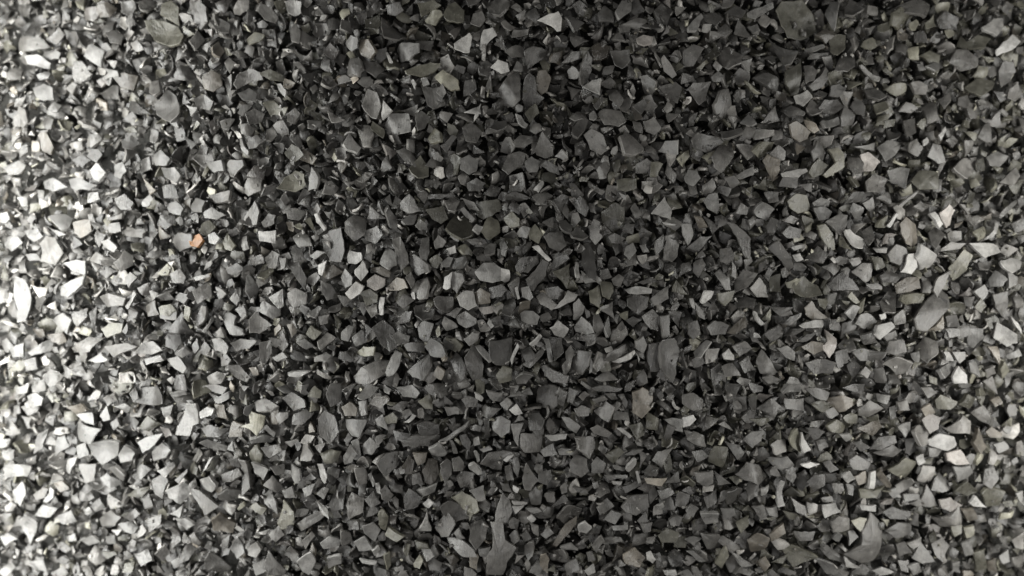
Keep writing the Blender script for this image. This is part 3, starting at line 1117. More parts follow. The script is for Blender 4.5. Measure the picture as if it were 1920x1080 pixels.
g4 1590,60 1610,100 1600,140 1580,110
g3 1050,180 1110,160 1140,200 1120,260 1060,260
g4 720,240 760,230 790,240 780,270 725,260
g3 800,210 830,210 840,340 800,350
l6 780,370 830,350 850,370 800,385
g5 740,310 770,300 780,340 745,350
g4 605,310 630,320 655,390 630,390
l6 745,380 760,375 780,430 765,440
b3 340,470 380,400 410,430 400,510 350,510
g4 400,510 440,500 460,560 400,570
g3 350,640 380,590 450,640 430,690 360,710
g5 10,410 50,340 90,390 60,440 20,450
b3 10,470 60,450 100,460 60,500
l6 150,510 170,500 190,560 180,580
l7 190,560 210,560 225,620 200,610
g4 130,650 180,600 220,670 170,700
g4 40,770 90,770 100,820 40,820
g5 0,830 50,840 60,880 0,900
l6 70,890 130,860 180,930 100,940
o5 240,960 270,940 280,1020 260,1050
g5 290,1040 340,1020 350,1050 300,1060
l7 175,940 210,910 220,930 190,970
o5 370,900 390,900 370,970 350,940
o4 410,880 480,900 490,940 430,930
b3 590,980 630,960 660,1000 620,1030
l5 770,930 840,920 820,970 780,970
g4 940,780 970,750 1000,770 990,820 950,810
g4 1010,850 1040,820 1070,870 1030,890
g5 1060,780 1110,800 1110,860 1080,840
l6 1035,700 1100,700 1130,720 1080,730
g4 1110,760 1160,690 1200,700 1180,750 1130,770
l7 960,660 1050,670 1040,680 970,680
w8 965,570 1000,590 990,615 965,600
g4 890,550 940,560 960,610 910,600
b6 1120,960 1150,950 1170,990 1160,1060 1120,1040
l5 1060,1060 1110,990 1130,1040 1110,1078
g5 1260,1020 1320,980 1340,1040 1270,1078
l7 1370,1050 1420,1010 1430,1060 1390,1078
l7 1820,1050 1880,1045 1890,1078 1830,1078
g5 1550,1000 1570,990 1600,1020 1560,1030
g4 1380,950 1410,940 1430,990 1390,1000
g4 1480,870 1570,860 1600,890 1500,900
g4 1840,760 1890,740 1920,750 1900,800 1850,790
l5 1780,600 1850,590 1880,620 1800,650 s
l7 1655,490 1670,490 1685,550 1670,560
l6 1530,460 1600,470 1590,490 1540,480
g4 1590,400 1640,370 1700,370 1650,400
g4 1700,350 1760,330 1750,370
g5 1230,580 1270,550 1270,610 1240,620
g5 1410,560 1440,550 1450,580 1420,590
g4 1300,580 1370,590 1390,620 1330,610
@I
w9 0,190 60,175 75,200 40,235 0,245
g5 0,60 60,50 115,90 110,140 60,150 0,110
g5 430,140 500,80 560,130 480,160 *grey hat-shaped chip
l5 545,30 590,0 670,0 660,40 560,50
g5 570,80 680,80 680,150 580,140
g4 890,20 960,0 1020,0 1010,60 920,30
b6 835,90 900,60 1000,100 930,140 880,165 *tan bow-tie-shaped chip
l6 1100,60 1170,65 1150,115 1100,100
o5 1420,90 1450,60 1545,100 1500,140 1430,140
p6 1345,200 1400,165 1450,190 1440,250 1390,280 *round pinkish-brown chip
b6 1340,140 1400,120 1420,160 1370,190
g7 1510,250 1580,175 1625,210 1620,280 1540,275 *smooth bluish-grey wedge
g5 1620,160 1690,120 1730,170 1740,230 1680,210
b6 1705,270 1740,240 1800,280 1790,305 1730,300
w8 1390,320 1450,280 1530,300 1560,350 1490,375 1400,350 *whitish domed chip
l6 1385,360 1480,380 1440,410 1390,410
p8 1485,390 1560,370 1590,440 1540,455 1490,430
g6 1285,270 1330,230 1375,260 1370,340 1310,350
o5 830,240 870,200 930,240 900,290 840,270
o5 900,190 950,160 990,170 980,220 930,220
g4 960,330 1000,320 1060,360 1000,380
l6 1530,470 1620,460 1640,500 1550,555
o5 1165,490 1260,420 1320,440 1310,560 1240,540 *large greenish-grey wedge
w8 1310,410 1345,390 1370,440 1330,460 s *silvery-blue glinting chip
g7 1320,540 1350,460 1420,470 1420,560 1370,560
l6 1420,530 1460,500 1540,580 1460,610 1400,600
g5 1330,680 1380,570 1450,705 *grey upright triangular chip
p7 1440,650 1510,640 1590,690 1510,720 1460,700
w8 1615,670 1650,630 1705,690 1640,690
g6 1440,780 1560,690 1570,800 1480,820
l6 340,320 390,270 450,260 440,320 395,360 *light almond-shaped chip
g6 500,340 540,310 580,310 585,380 530,400
o6 600,310 635,245 680,320 650,380 610,350
l8 660,270 720,370 680,390
g5 25,310 60,265 120,290 140,350 90,345
o4 145,400 180,350 255,360 230,475 150,440
l5 250,340 320,350 350,390 310,430
l5 50,380 110,370 145,405 90,440
l6 470,415 590,410 625,460 570,500 510,460 *light grey beak-shaped chip
w9 665,455 720,440 770,450 710,475 s *bright silvery crescent
g5 300,510 360,440 440,460 500,530 430,570 350,540
g5 65,500 170,490 170,560 130,580 80,550
g4 180,490 270,560 200,570
g4 690,560 740,510 800,510 800,570 740,600
b6 970,520 1030,490 1040,550 990,570 *small brown disc-like chip
l7 900,520 940,490 970,530 930,560
l8 1050,590 1060,500 1090,490 1080,590
l6 940,430 980,400 1060,450 1040,480 960,480
g5 1000,900 1010,830 1080,740 1130,800 1110,920 1080,1000 1010,1010 930,970 *very large grey kidney-shaped chip
o7 950,770 1000,750 1040,760 990,825
g6 830,770 870,740 940,760 940,820 850,840
l7 785,680 860,670 890,720 800,755
l7 1000,680 1090,680 1090,720 1010,710
l8 705,670 760,680 755,720 710,740
w7 540,540 570,550 570,680 530,690 s
l6 100,730 200,720 200,780 130,790
l5 215,700 290,700 300,740 230,760
b5 365,880 420,840 490,870 470,940 400,965 *rounded brownish-grey chip
b6 490,850 570,790 580,840 500,890
o5 560,930 610,905 760,970 700,1000 620,1030
b6 405,1000 460,970 490,1020 450,1060
o6 180,1010 240,920 260,970 220,1040
l6 290,950 380,1010 330,1030
l7 910,970 1000,1035 920,1030
l7 1060,1050 1120,1030 1190,1060 1120,1078
l6 1290,980 1340,890 1420,1000 1350,1010 *light grey tent-shaped chip
g6 1400,900 1460,860 1500,910 1460,1000 1420,960
g6 1270,900 1340,860 1340,900 1300,930
g5 1690,560 1700,480 1750,460 1780,530 1740,590
g7 1720,450 1750,360 1775,400 1750,460
o5 1510,800 1570,790 1570,840 1530,860
o6 1580,810 1640,800 1640,850 1600,870
o7 1820,730 1880,710 1850,750 1820,770
g7 1850,880 1920,840 1920,930 1870,920
l6 1760,880 1830,860 1820,910 1770,930
o4 1640,960 1700,940 1720,1040 1650,1060
b5 1720,1000 1760,980 1770,1060 1740,1060
l6 1570,900 1620,890 1640,960 1590,970
g5 1200,900 1250,890 1290,950 1220,970
l5 775,920 830,920 880,960 820,980
l7 440,590 490,580 470,620 440,630
l5 10,870 60,855 110,870 60,910
g4 330,190 380,140 410,160 400,210 360,220
o4 430,210 470,190 500,200 450,240
g4 370,80 410,70 410,150 390,150
g3 240,0 330,0 300,60 250,40
g4 700,30 750,20 830,50 800,90 750,80
o4 720,110 790,90 840,120 790,160
l6 800,150 850,130 880,170 840,195
l5 1160,130 1190,120 1200,190 1170,200
g6 1200,100 1260,90 1280,150 1220,150
g5 1040,50 1080,60 1060,100 1030,80
g5 990,140 1050,90 1140,140 1060,190 1000,180
l6 1210,240 1270,210 1280,260 1250,300
b5 1050,220 1100,205 1120,240 1070,290 980,250
g4 1060,370 1100,300 1190,290 1200,330 1120,370
g4 1090,400 1180,340 1250,380 1180,410
g5 690,250 760,250 800,270 740,330
l6 890,290 960,280 970,310 920,325
g4 750,320 800,310 820,350 770,380
g4 790,440 830,430 880,480 830,500
g4 580,480 620,460 640,520 620,560 580,530
g5 840,560 900,560 910,600 860,620
o5 990,590 1080,600 1130,570 1090,640 1000,640
b5 1090,510 1120,490 1170,560 1140,570
g4 920,560 960,570 960,630 930,620
l6 1150,600 1200,585 1230,640 1180,640
l6 1240,620 1330,620 1330,650 1250,660
p6 1110,670 1150,650 1210,650 1180,680
g4 1120,720 1180,690 1300,720 1280,760 1170,760 s
g5 780,640 840,630 850,660 790,665
g3 240,600 300,580 350,600 300,680 250,680
g4 360,590 380,550 430,560 420,630 370,660
l6 210,680 220,610 250,600 235,660
g4 120,640 190,590 190,670 140,700
l5 20,720 50,680 90,700 60,750
g5 390,690 450,680 490,730 440,770
o5 300,780 370,740 370,800 330,840
l6 480,700 560,690 540,750 490,740
l7 610,640 690,690 700,750 640,720 s
o4 580,720 640,730 690,760 600,760
g4 620,830 740,830 730,880 660,880
g5 700,910 760,880 780,920 730,930
l5 930,830 960,820 990,860 940,910
g4 1150,830 1210,780 1290,790 1290,840 1200,870
l5 840,870 870,840 900,850 880,890
g5 190,880 240,860 330,930 270,950
g4 110,850 210,850 220,920 140,930
l5 20,940 60,940 130,1000 90,1000
o4 1530,600 1600,550 1660,600 1600,630
g5 1580,420 1620,390 1650,400 1620,460
b5 1640,330 1670,245 1700,350 1660,390
l7 1800,250 1850,240 1840,280 1810,270
l6 1750,340 1810,320 1840,360 1780,390
l5 1850,430 1880,410 1890,440 1860,460
o4 1690,620 1740,600 1820,610 1780,680 1710,690
b5 1580,720 1640,710 1650,750 1600,770
l7 1880,620 1910,600 1915,680 1890,650
l6 1780,970 1830,930 1840,1000 1800,1010
g5 1870,980 1920,960 1920,1030 1880,1030
l6 1520,1010 1560,1000 1560,1060 1520,1050
g5 1440,1040 1490,1030 1500,1078 1440,1078
l6 1290,1040 1330,1010 1350,1060 1300,1078
g5 1210,990 1270,990 1270,1060 1230,1050
g4 950,1060 1010,1010 1060,1040 1030,1078
l5 780,1030 850,1020 900,1078 810,1070
g5 520,1060 560,1030 640,1060 600,1078
g4 270,1060 330,1030 390,1050 370,1078
l5 1560,0 1610,0 1590,25 1550,15
g5 1340,20 1400,20 1430,50 1380,80
o4 1560,120 1610,60 1650,80 1620,140
o5 1650,30 1700,10 1720,60 1670,70
b5 1730,90 1780,70 1800,110 1760,130
'''
TILE = {'A': (0, 0), 'B': (640, 0), 'C': (1280, 0), 'D': (0, 360), 'E': (640, 360), 'F': (1280, 360),
        'G': (0, 720), 'H': (640, 720), 'I': (1280, 720)}
chips = []
ox = oy = 0
for line in TRACED.split('\n'):
    line = line.strip()
    if not line:
        continue
    if line[0] == '@':
        ox, oy = TILE[line[1]]; continue
    mark = None
    if '*' in line:
        line, mark = line.split('*'); mark = mark.strip()
    tok = line.split()
    gl = tok[-1] == 's'
    if gl: tok = tok[:-1]
    p = [tuple(float(q) for q in t.split(',')) for t in tok[1:]]
    p = np.array([(ox + a / 3, oy + b / 3) for a, b in p])
    x, y = p[:, 0], p[:, 1]
    cr = x * np.roll(y, -1) - np.roll(x, -1) * y
    A = cr.sum() / 2
    if A < 0:
        p = p[::-1]; A = -A
        x, y = p[:, 0], p[:, 1]; cr = x * np.roll(y, -1) - np.roll(x, -1) * y
    c = np.array([((x + np.roll(x, -1)) * cr).sum(), ((y + np.roll(y, -1)) * cr).sum()]) / (6 * A)
    chips.append(dict(hue=tok[0][0], tone=int(tok[0][1]), p=p, c=c, A=A, gloss=gl, mark=mark))
order = sorted(range(len(chips)), key=lambda i: -(chips[i]['A'] + (4000 if chips[i]['mark'] else 0)))
for r, i in enumerate(order):
    chips[i]['thing'] = r < 300

def outline(p, step):
    """the traced corners with slightly rounded tips and uneven broken edges between them"""
    out = []
    n = len(p)
    for i in range(n):
        a, b, c = p[i - 1], p[i], p[(i + 1) % n]
        lb = np.linalg.norm(b - a); lc = np.linalg.norm(c - b)
        k = min(0.12, 0.7 / max(lb, 1)), min(0.12, 0.7 / max(lc, 1))
        out.append(b + (a - b) * k[0]); out.append(b + (c - b) * k[1])
        m = int(lc // step)
        bow = random.choice([-0.05, -0.02, 0, 0, 0.01, 0.04])
        d = (c - b); nrm = np.array([d[1], -d[0]]) / max(lc, 1e-6)
        for j in range(1, m + 1):
            f = j / (m + 1)
            out.append(b + d * f + nrm * (random.gauss(0, 0.45) + bow * lc * math.sin(math.pi * f)))
    return np.array(out)

def build_chip(ch):
    P = outline(ch['p'], 9.0)
    n = len(P)
    lat = abs(ch['c'][0] - 960) / 960
    size = math.sqrt(ch['A']) * PX
    dz = random.uniform(-0.0006, 0.0010) + (0.0010 if ch['tone'] >= 7 else 0) + (0.0008 if ch['A'] < 700 else 0)
    P0 = at(ch['c'][0], ch['c'][1], dz)
    tilt = math.radians(min(38, abs(random.gauss(0, 22))))
    if ch['mark'] or ch['tone'] >= 8: tilt *= 0.5
    az = random.uniform(0, 2 * math.pi)
    e = 0.002
    gx_ = (mound(P0[0] + e, P0[1]) - mound(P0[0] - e, P0[1])) / (2 * e)
    gy_ = (mound(P0[0], P0[1] + e) - mound(P0[0], P0[1] - e)) / (2 * e)
    nv = np.array([math.sin(tilt) * math.cos(az) - gx_ * 0.8, math.sin(tilt) * math.sin(az) - gy_ * 0.8, math.cos(tilt)])
    nv /= np.linalg.norm(nv)
    C0 = np.array([0, 0, CAM_H]); P = ch['c'] + (P - ch['c']) * 1.04
    D = np.stack([(P[:, 0] - 960) * PX / CAM_H, -(P[:, 1] - 540) * PX / CAM_H, -np.ones(n)], 1)
    t = ((P0 - C0) @ nv) / (D @ nv)
    R = C0 + D * t[:, None] - P0                      # rim points in the chip's own plane
    k = random.choice([1, 1, 1, -1, -1, -1, 0.4]) * min(1 / random.uniform(0.010, 0.026), 0.62 / size)
    th = min(random.uniform(0.0012, 0.0022), size * 0.45)
    bev = 0.00028
    fold = random.choice([0, 0, 0, 0.45, 0.8, -0.4])       # some chips break over a ridge
    fd = R[random.randrange(n)]; fd = fd / max(np.linalg.norm(fd), 1e-9); f0 = random.uniform(-0.05, 0.2) * size
    def sheet(s, drop, jit=0.0):
        Q = R * s
        h = -k * (Q ** 2).sum(1) / 2 + k * 0.2 * size * size - drop - fold * np.maximum(0, Q @ fd - f0)
        if jit: h = h + np.array([random.gauss(0, jit) for _ in range(n)])
        return Q + nv * h[:, None]
    c0 = nv * (k * 0.2 * size * size)
    V = [c0]; V += list(sheet(0.5, 0, 0.00006)); V += list(sheet(0.96, 0, 0.00004)); V += list(sheet(1.0, bev, 0.00005))
    V += list(sheet(random.uniform(0.86, 1.0), th, 0.0002)); V.append(c0 - nv * th)
    F = []; top = 0
    r1, r2, r3, r4, bc = 1, 1 + n, 1 + 2 * n, 1 + 3 * n, 1 + 4 * n
    for i in range(n):
        j = (i + 1) % n
        F.append((0, r1 + j, r1 + i))
    for a, b in ((r1, r2), (r2, r3), (r3, r4)):
        for i in range(n):
            j = (i + 1) % n
            F.append((a + i, a + j, b + j, b + i))
    for i in range(n):
        j = (i + 1) % n
        F.append((bc, r4 + i, r4 + j))
    tone = ch['tone']
    x = ch['c'][0]
    lf = max(0.0, 1 - x / 700)                        # the tones were read off the picture: take the lamps out again
    tone = 4.9 + (tone - 4.9 - 2.8 * lf - 0.4 * max(0.0, (x - 1200) / 700)) * (1 - 0.5 * lf)
    a = albedo(tone) * random.uniform(0.9, 1.12)
    rgb = [a * h for h in HUE[ch['hue']]]
    if ch['hue'] == 'r': rgb = [0.16, 0.070, 0.020]
    gl = 0.95 if ch['gloss'] else random.choice([0.0, 0.1, 0.2, 0.35])
    G = [gl] * (3 * n) + [min(1, gl + 0.25)] * (2 * n)
    T = [1.0] * (2 * n) + [1.4] * n + [1.55] * n + [0.9] * n
    return P0, V, F, rgb, G, T, (r2, r3, n)

def set_tint(me, faces, rgb, G, T):
    ca = me.color_attributes.new('tint', 'FLOAT_COLOR', 'CORNER')
    out = []
    for f, g_, t_ in zip(faces, G, T):
        out += [rgb[0] * t_, rgb[1] * t_, rgb[2] * t_, g_] * len(f)
    ca.data.foreach_set('color', out)

def sharpen(me, rings):
    """mark the edges of the broken rim as sharp, the rest smooth"""
    me.shade_smooth()
    ring = {}
    for base, n_, id_ in rings:
        for i in range(n_): ring[base + i] = id_
    at_ = me.attributes.new('sharp_edge', 'BOOLEAN', 'EDGE')
    ev = np.empty(len(me.edges) * 2, dtype=np.int32)
    me.edges.foreach_get('vertices', ev)
    ev = ev.reshape(-1, 2)
    val = [(int(a) in ring and ring.get(int(a)) == ring.get(int(b))) for a, b in ev]
    at_.data.foreach_set('value', val)

# ---- labels: what it looks like and which landmark it lies by
marks = [c for c in chips if c['mark']]
TONE = {2: 'very dark', 3: 'dark', 4: 'dark', 5: 'medium', 6: 'light', 7: 'pale', 8: 'very pale', 9: 'bright'}
HN = {'g': 'grey', 'l': 'grey', 'w': 'whitish', 'o': 'olive-grey', 'b': 'brown', 'p': 'pinkish', 'r': 'orange'}
def shape_word(ch):
    p = ch['p'] - ch['c']
    u, s, v = np.linalg.svd(p, full_matrices=False)
    asp = s[0] / max(s[1], 1e-6); n_ = len(p)
    if asp > 2.6: return 'long narrow'
    if n_ == 3: return 'triangular'
    if asp > 1.75: return 'elongated'
    return {4: 'four-sided', 5: 'five-sided', 6: 'six-sided'}.get(n_, 'rounded')
def describe(ch):
    big = 'large ' if ch['A'] > 1500 else ('small ' if ch['A'] < 800 else '')
    gl = 'glossy ' if ch['gloss'] else ''
    return f"{big}{gl}{TONE[ch['tone']]} {HN[ch['hue']]} {shape_word(ch)} chip"
def direction(ch, m):
    d = ch['c'] - m['c']; dist = np.linalg.norm(d)
    a = math.degrees(math.atan2(-d[1], d[0])) % 360
    k = int(((a + 22.5) % 360) // 45)
    w_ = ['right of', 'up and right of', 'above', 'up and left of', 'left of', 'down and left of', 'below', 'down and right of'][k]
    return ('just ' if dist < 62 else ('well ' if dist > 150 else '')) + w_
cands = {}
count = {}
for i, ch in enumerate(chips):
    near = sorted((m for m in marks if m is not ch), key=lambda m: np.linalg.norm(m['c'] - ch['c']))[:5]
    cs = [f"{describe(ch)} {direction(ch, m)} the {m['mark']}" for m in near]
    cands[i] = cs
    for s_ in set(cs): count[s_] = count.get(s_, 0) + 1
used = set()
for i, ch in enumerate(chips):
    if not ch['thing']: continue
    near = sorted((m for m in marks if m is not ch), key=lambda m: np.linalg.norm(m['c'] - ch['c']))[:5]
    if ch['mark']:
        lab = ch['mark'] + f", {direction(ch, near[0])} the {near[0]['mark']}"
        if len(lab.split()) > 16: lab = ch['mark']
    else:
        lab = next((s_ for s_ in cands[i] if count[s_] == 1 and s_ not in used and len(s_.split()) <= 16), None)
        if lab is None:
            lab = f"{describe(ch)} between the {near[0]['mark']} and the {near[1]['mark']}"
            if len(lab.split()) > 16 or lab in used:
                lab = next((s_ for s_ in cands[i] if s_ not in used), cands[i][0])
    used.add(lab)
    ch['label'] = lab

sv, sf, scol = [], [], []
stuff_rings = []
off = 0
for ch in chips:
    P0, V, F, rgb, G, T, (r2, r3, n_) = build_chip(ch)
    if ch['thing']:
        me = bpy.data.meshes.new('shell_chip')
        me.from_pydata([tuple(v) for v in V], [], F)
        me.materials.append(MAT)
        sharpen(me, [(r2, n_, 3), (r3, n_, 1), (r3 + n_, n_, 2)])
        set_tint(me, F, rgb, G, T)
        o = bpy.data.objects.new('shell_chip', me)
        COL.objects.link(o)
        o.location = tuple(P0)
        o['label'] = ch['label']; o['category'] = 'shell chip'
        o['group'] = 'crushed shell chips lying on top of the heap'
    else:
        sv += [tuple(v + P0) for v in V]
        sf += [tuple(a + off for a in f) for f in F]
        for f, g_, t_ in zip(F, G, T):
            scol += [rgb[0] * t_, rgb[1] * t_, rgb[2] * t_, g_] * len(f)
        q_ = len(stuff_rings) + 1
        stuff_rings += [(off + r2, n_, q_), (off + r3, n_, q_ + 1), (off + r3 + n_, n_, q_ + 2)]
        off += len(V)

# ------------------------------------------------------------------ the rest of the heap
CELL = 4.0
XM, YM = 260, 200                                     # margin beyond the frame, photo pixels
W_, H_ = int((1920 + 2 * XM) / CELL), int((1080 + 2 * YM) / CELL)
cov = np.zeros((H_, W_), bool)
yy, xx = np.mgrid[0:H_, 0:W_]
cx = (xx + 0.5) * CELL - XM; cy = (yy + 0.5) * CELL - YM
for ch in chips:
    p = ch['p']
    x0, y0 = p.min(0); x1, y1 = p.max(0)
    i0, i1 = int((x0 + XM) / CELL), int((x1 + XM) / CELL) + 1
    j0, j1 = int((y0 + YM) / CELL), int((y1 + YM) / CELL) + 1
    X = cx[j0:j1, i0:i1]; Y = cy[j0:j1, i0:i1]
    ins = np.zeros(X.shape, bool)
    for a in range(len(p)):
        xa, ya = p[a]; xb, yb = p[(a + 1) % len(p)]
        if ya == yb: continue
        c_ = ((ya > Y) != (yb > Y)) & (X < (xb - xa) * (Y - ya) / (yb - ya) + xa)
        ins ^= c_
    cov[j0:j1, i0:i1] |= ins
print('traced', len(chips), 'cover', cov[int(YM/CELL):-int(YM/CELL), int(XM/CELL):-int(XM/CELL)].mean())

NR = 10
def template():
    """one random broken shell chip, unit radius: rim of NR points, domed, thick, with a bevelled broken edge"""
    nc = random.choice([3, 3, 4, 4, 4, 5, 5])
    ang = sorted((i + random.uniform(-0.3, 0.3)) * 2 * math.pi / nc for i in range(nc))
    asp = random.uniform(0.5, 1.0)
    cor = np.array([(math.cos(a) * random.uniform(0.75, 1.15), math.sin(a) * asp * random.uniform(0.75, 1.15)) for a in ang])
    per = NR // nc; ext = NR - per * nc
    pts = []
    for i in range(nc):
        a, b = cor[i], cor[(i + 1) % nc]
        m = per + (1 if i < ext else 0)
        d = b - a; nr = np.array([d[1], -d[0]])
        bul = random.choice([0, 0, 0.03, 0.10, -0.05])
        for j in range(m):
            f = j / m
            pts.append(a + d * f + nr * bul * math.sin(math.pi * f) + np.array([random.gauss(0, 0.02), random.gauss(0, 0.02)]))
    R = np.array(pts)
    k = random.choice([0.1, 0.3, 0.5, 0.8, -0.3, -0.6, -0.8])
    th = random.uniform(0.18, 0.40)
    fold = random.choice([0, 0, 0.45, 0.8, -0.4]); fa = random.uniform(0, 6.28); f0 = random.uniform(0, 0.25)
    def lay(s, drop, j=0.0):
        Q = R * s
        z = -k * (Q ** 2).sum(1) / 2 - drop - fold * np.maximum(0, Q[:, 0] * math.cos(fa) + Q[:, 1] * math.sin(fa) - f0) + np.array([random.gauss(0, j) if j else 0.0 for _ in range(NR)])
        return np.column_stack([Q, z])
    return np.vstack([[[0, 0, 0]], lay(0.55, 0, 0.02), lay(0.95, 0, 0.01), lay(1.0, 0.05, 0.012),
                      lay(random.uniform(0.82, 1.0), th, 0.05), [[0, 0, -th]]])
NT = 160
TP = np.array([template() for _ in range(NT)])
tf = []
r1, r2, r3, r4, bc = 1, 1 + NR, 1 + 2 * NR, 1 + 3 * NR, 1 + 4 * NR
for i in range(NR): tf.append((0, r1 + i, r1 + (i + 1) % NR))
for a, b in ((r1, r2), (r2, r3), (r3, r4)):
    for i in range(NR):
        j = (i + 1) % NR
        tf.append((a + i, b + i, b + j, a + j))
for i in range(NR): tf.append((bc, r4 + (i + 1) % NR, r4 + i))
NV = TP.shape[1]

def rotmats(tilt, az, spin):
    cs, ss = np.cos(spin), np.sin(spin); ct, st = np.cos(tilt), np.sin(tilt); ca, sa = np.cos(az), np.sin(az)
    z = np.zeros_like(cs); o1 = np.ones_like(cs)
    Rs = np.stack([np.stack([cs, -ss, z], -1), np.stack([ss, cs, z], -1), np.stack([z, z, o1], -1)], -2)
    Rt = np.stack([np.stack([ct, z, st], -1), np.stack([z, o1, z], -1), np.stack([-st, z, ct], -1)], -2)
    Ra = np.stack([np.stack([ca, -sa, z], -1), np.stack([sa, ca, z], -1), np.stack([z, z, o1], -1)], -2)
    return Ra @ Rt @ Rs

def scatter(px, py, rad, top, tiltsd, flip=0.0):
    """chips centred at these pixels of the heap; each one's highest point lies `top` above the surface"""
    n_ = len(px)
    ti = rng.integers(0, NT, n_)
    tilt = np.abs(rng.normal(0, tiltsd, n_)); tilt = np.minimum(tilt, 1.5)
    M = rotmats(tilt, rng.uniform(0, 2 * np.pi, n_), rng.uniform(0, 2 * np.pi, n_))
    L_ = TP[ti] * rad[:, None, None]
    Wd = np.einsum('nij,nvj->nvi', M, L_)
    dx = (px - 960) * PX / CAM_H; dy = -(py - 540) * PX / CAM_H
    t = np.full(n_, CAM_H)
    for _ in range(6): t = CAM_H - mound(dx * t, dy * t)
    X, Y = dx * t, dy * t
    Wd[..., 0] += X[:, None]; Wd[..., 1] += Y[:, None]
    over = (Wd[..., 2] - mound(Wd[..., 0], Wd[..., 1])).max(1)
    Wd[..., 2] += (top - over)[:, None]
    return Wd

allV, allC, allG = [], [], []
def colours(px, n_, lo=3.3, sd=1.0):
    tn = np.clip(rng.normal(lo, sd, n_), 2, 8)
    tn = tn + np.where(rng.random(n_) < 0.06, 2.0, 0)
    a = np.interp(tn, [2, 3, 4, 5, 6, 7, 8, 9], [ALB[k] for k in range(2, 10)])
    hu = rng.random(n_)
    right = np.clip((px - 1200) / 700, 0, 1)
    c = np.tile(np.array(HUE['g']), (n_, 1))
    c[hu < 0.12 + 0.26 * right] = HUE['o']
    c[hu > 0.97 - 0.03 * right] = HUE['b']
    c[(hu > 0.90) & (hu < 0.92)] = HUE['p']
    return c * a[:, None]
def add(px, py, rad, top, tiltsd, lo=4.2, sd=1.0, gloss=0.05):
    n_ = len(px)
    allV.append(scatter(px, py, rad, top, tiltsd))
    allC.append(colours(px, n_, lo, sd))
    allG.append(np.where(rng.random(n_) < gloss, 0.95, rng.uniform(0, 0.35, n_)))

# surface chips in every place the traced ones leave open
tx, ty, tr = [], [], []
for r_px, tries in ((21, 9000), (15, 16000), (12, 22000)):
    X = rng.uniform(-XM + 30, 1920 + XM - 30, tries); Y = rng.uniform(-YM + 30, 1080 + YM - 30, tries)
    for x, y in zip(X, Y):
        rr = r_px * random.uniform(0.8, 1.1)
        q = rr * 0.62
        i0, i1 = int((x - q + XM) / CELL), int((x + q + XM) / CELL) + 1
        j0, j1 = int((y - q + YM) / CELL), int((y + q + YM) / CELL) + 1
        if cov[j0:j1, i0:i1].mean() < 0.22:
            cov[j0:j1, i0:i1] = True
            tx.append(x); ty.append(y); tr.append(rr * PX)
tx, ty, tr = map(np.array, (tx, ty, tr))
nt_ = len(tx)
add(tx, ty, tr, rng.uniform(-0.0022, 0.0012, nt_), 0.9, 4.1, 1.2, 0.13)
# splinters standing on edge between the chips
ns = 1500
add(rng.uniform(-100, 2020, ns), rng.uniform(-100, 1180, ns), rng.uniform(1.8, 3.6, ns) * 1e-3, rng.uniform(-0.0012, 0.0010, ns), 2.5, 4.9, 1.3, 0.25)
# two deeper layers, seen in the gaps
def grid(step):
    X, Y = np.meshgrid(np.arange(-XM, 1920 + XM, step), np.arange(-YM, 1080 + YM, step))
    X = X.ravel() + rng.uniform(-step / 2, step / 2, X.size); Y = Y.ravel() + rng.uniform(-step / 2, step / 2, Y.size)
    return X, Y
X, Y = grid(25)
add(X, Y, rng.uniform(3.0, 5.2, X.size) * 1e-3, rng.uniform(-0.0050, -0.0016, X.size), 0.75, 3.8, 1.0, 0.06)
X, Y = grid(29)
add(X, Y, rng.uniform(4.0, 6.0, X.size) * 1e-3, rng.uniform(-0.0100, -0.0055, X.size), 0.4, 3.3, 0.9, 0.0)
Vx = np.concatenate(allV); Cx = np.concatenate(allC); Gx = np.concatenate(allG)
NC = len(Vx)
print('filler chips', nt_, NC)

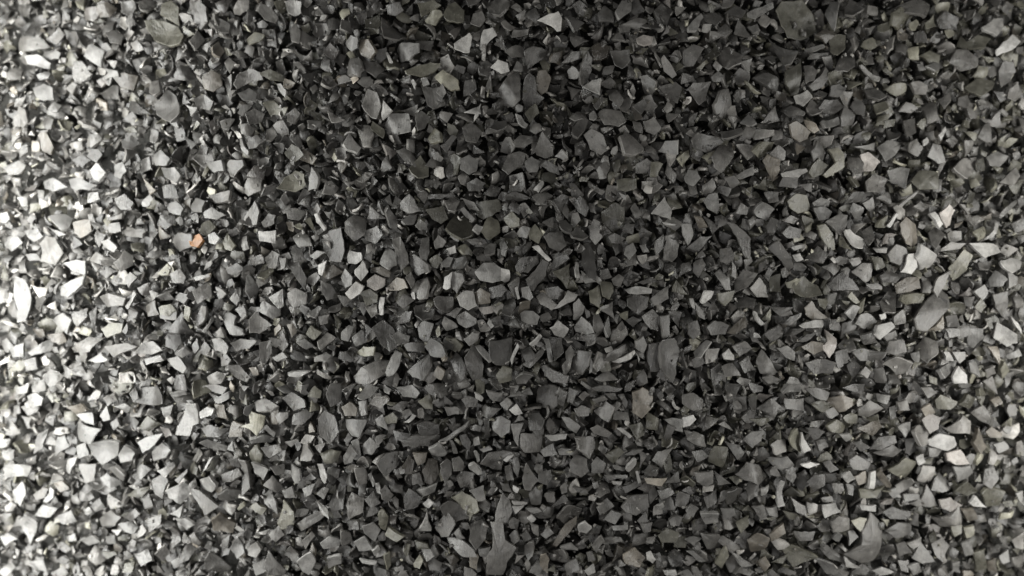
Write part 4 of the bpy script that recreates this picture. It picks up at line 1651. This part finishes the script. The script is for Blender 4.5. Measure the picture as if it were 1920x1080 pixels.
tfT = np.array([1.0] * (2 * NR) + [1.4] * NR + [1.55] * NR + [0.9] * NR)
tfG = np.array([0.0] * (3 * NR) + [0.25] * (2 * NR))
sizes = np.array([len(f) for f in tf]); flat = np.concatenate([np.array(f) for f in tf])
def big_mesh(name, Vx, Cx, Gx, v0=None, f0=None, c0=None, rings=None):
    NC = len(Vx)
    v0 = np.array(v0 if v0 else np.zeros((0, 3)), dtype=np.float32).reshape(-1, 3)
    nb = len(v0)
    co = np.concatenate([v0, Vx.reshape(-1, 3)]).astype(np.float32)
    loops = (flat[None, :] + (np.arange(NC) * NV)[:, None] + nb).ravel()
    sz = np.tile(sizes, NC)
    col = Cx[:, None, :] * tfT[None, :, None]
    glo = np.clip(Gx[:, None] + tfG[None, :], 0, 1)
    cc = np.concatenate([col, glo[..., None]], -1)                     # chip, face, 4
    cc = np.repeat(cc, sizes, axis=1).reshape(-1, 4)
    if f0:
        l0 = np.concatenate([np.array(f) for f in f0]); s0 = np.array([len(f) for f in f0])
        loops = np.concatenate([l0, loops]); sz = np.concatenate([s0, sz])
        cc = np.concatenate([np.array(c0).reshape(-1, 4), cc])
    me = bpy.data.meshes.new(name)
    me.vertices.add(len(co)); me.vertices.foreach_set('co', co.ravel())
    me.loops.add(len(loops)); me.loops.foreach_set('vertex_index', loops.astype(np.int32))
    me.polygons.add(len(sz))
    st = np.concatenate([[0], np.cumsum(sz)[:-1]]).astype(np.int32)
    me.polygons.foreach_set('loop_start', st)
    me.update(calc_edges=True)
    me.validate()
    me.materials.append(MAT)
    me.shade_smooth()
    # sharp edges along the rim rings
    rid = np.zeros(len(co), np.int64)
    for k_, (b_, n_, id_) in enumerate(rings or []): rid[b_:b_ + n_] = id_
    base = 10 ** 6
    loc = np.zeros(NV, np.int64); loc[r3:r3 + NR] = 1; loc[r4:r4 + NR] = 2; loc[r2:r2 + NR] = 3
    ids = np.where(loc[None, :] > 0, base + np.arange(NC)[:, None] * 4 + loc[None, :], 0).ravel()
    rid[nb:] = ids
    ev = np.empty(len(me.edges) * 2, np.int32); me.edges.foreach_get('vertices', ev); ev = ev.reshape(-1, 2)
    sh = (rid[ev[:, 0]] > 0) & (rid[ev[:, 0]] == rid[ev[:, 1]])
    a_ = me.attributes.new('sharp_edge', 'BOOLEAN', 'EDGE'); a_.data.foreach_set('value', sh)
    ca = me.color_attributes.new('tint', 'FLOAT_COLOR', 'CORNER')
    ca.data.foreach_set('color', cc.astype(np.float32).ravel())
    o = bpy.data.objects.new(name, me); COL.objects.link(o)
    return o
o = big_mesh('shell_chips', Vx, Cx, Gx, sv, sf, scol, stuff_rings)
o['kind'] = 'stuff'; o['category'] = 'shell chips'
o['label'] = 'countless smaller grey charred shell chips filling the heap between and beneath the larger ones'

# crumbs and splinters caught in the gaps and lying on the chips
NB = 7000
X = rng.uniform(-60, 1980, NB); Y = rng.uniform(-60, 1140, NB)
rad = rng.uniform(0.0005, 0.0014, NB)
allV, allC, allG = [], [], []
add(X, Y, rad, rng.uniform(-0.0035, 0.0004, NB), 0.8, 4.6, 1.4, 0.35)
o = big_mesh('shell_crumbs', allV[0], allC[0], allG[0])
o['kind'] = 'stuff'; o['category'] = 'crumbs'
o['label'] = 'fine crumbs and splinters of broken shell scattered in the gaps of the heap'
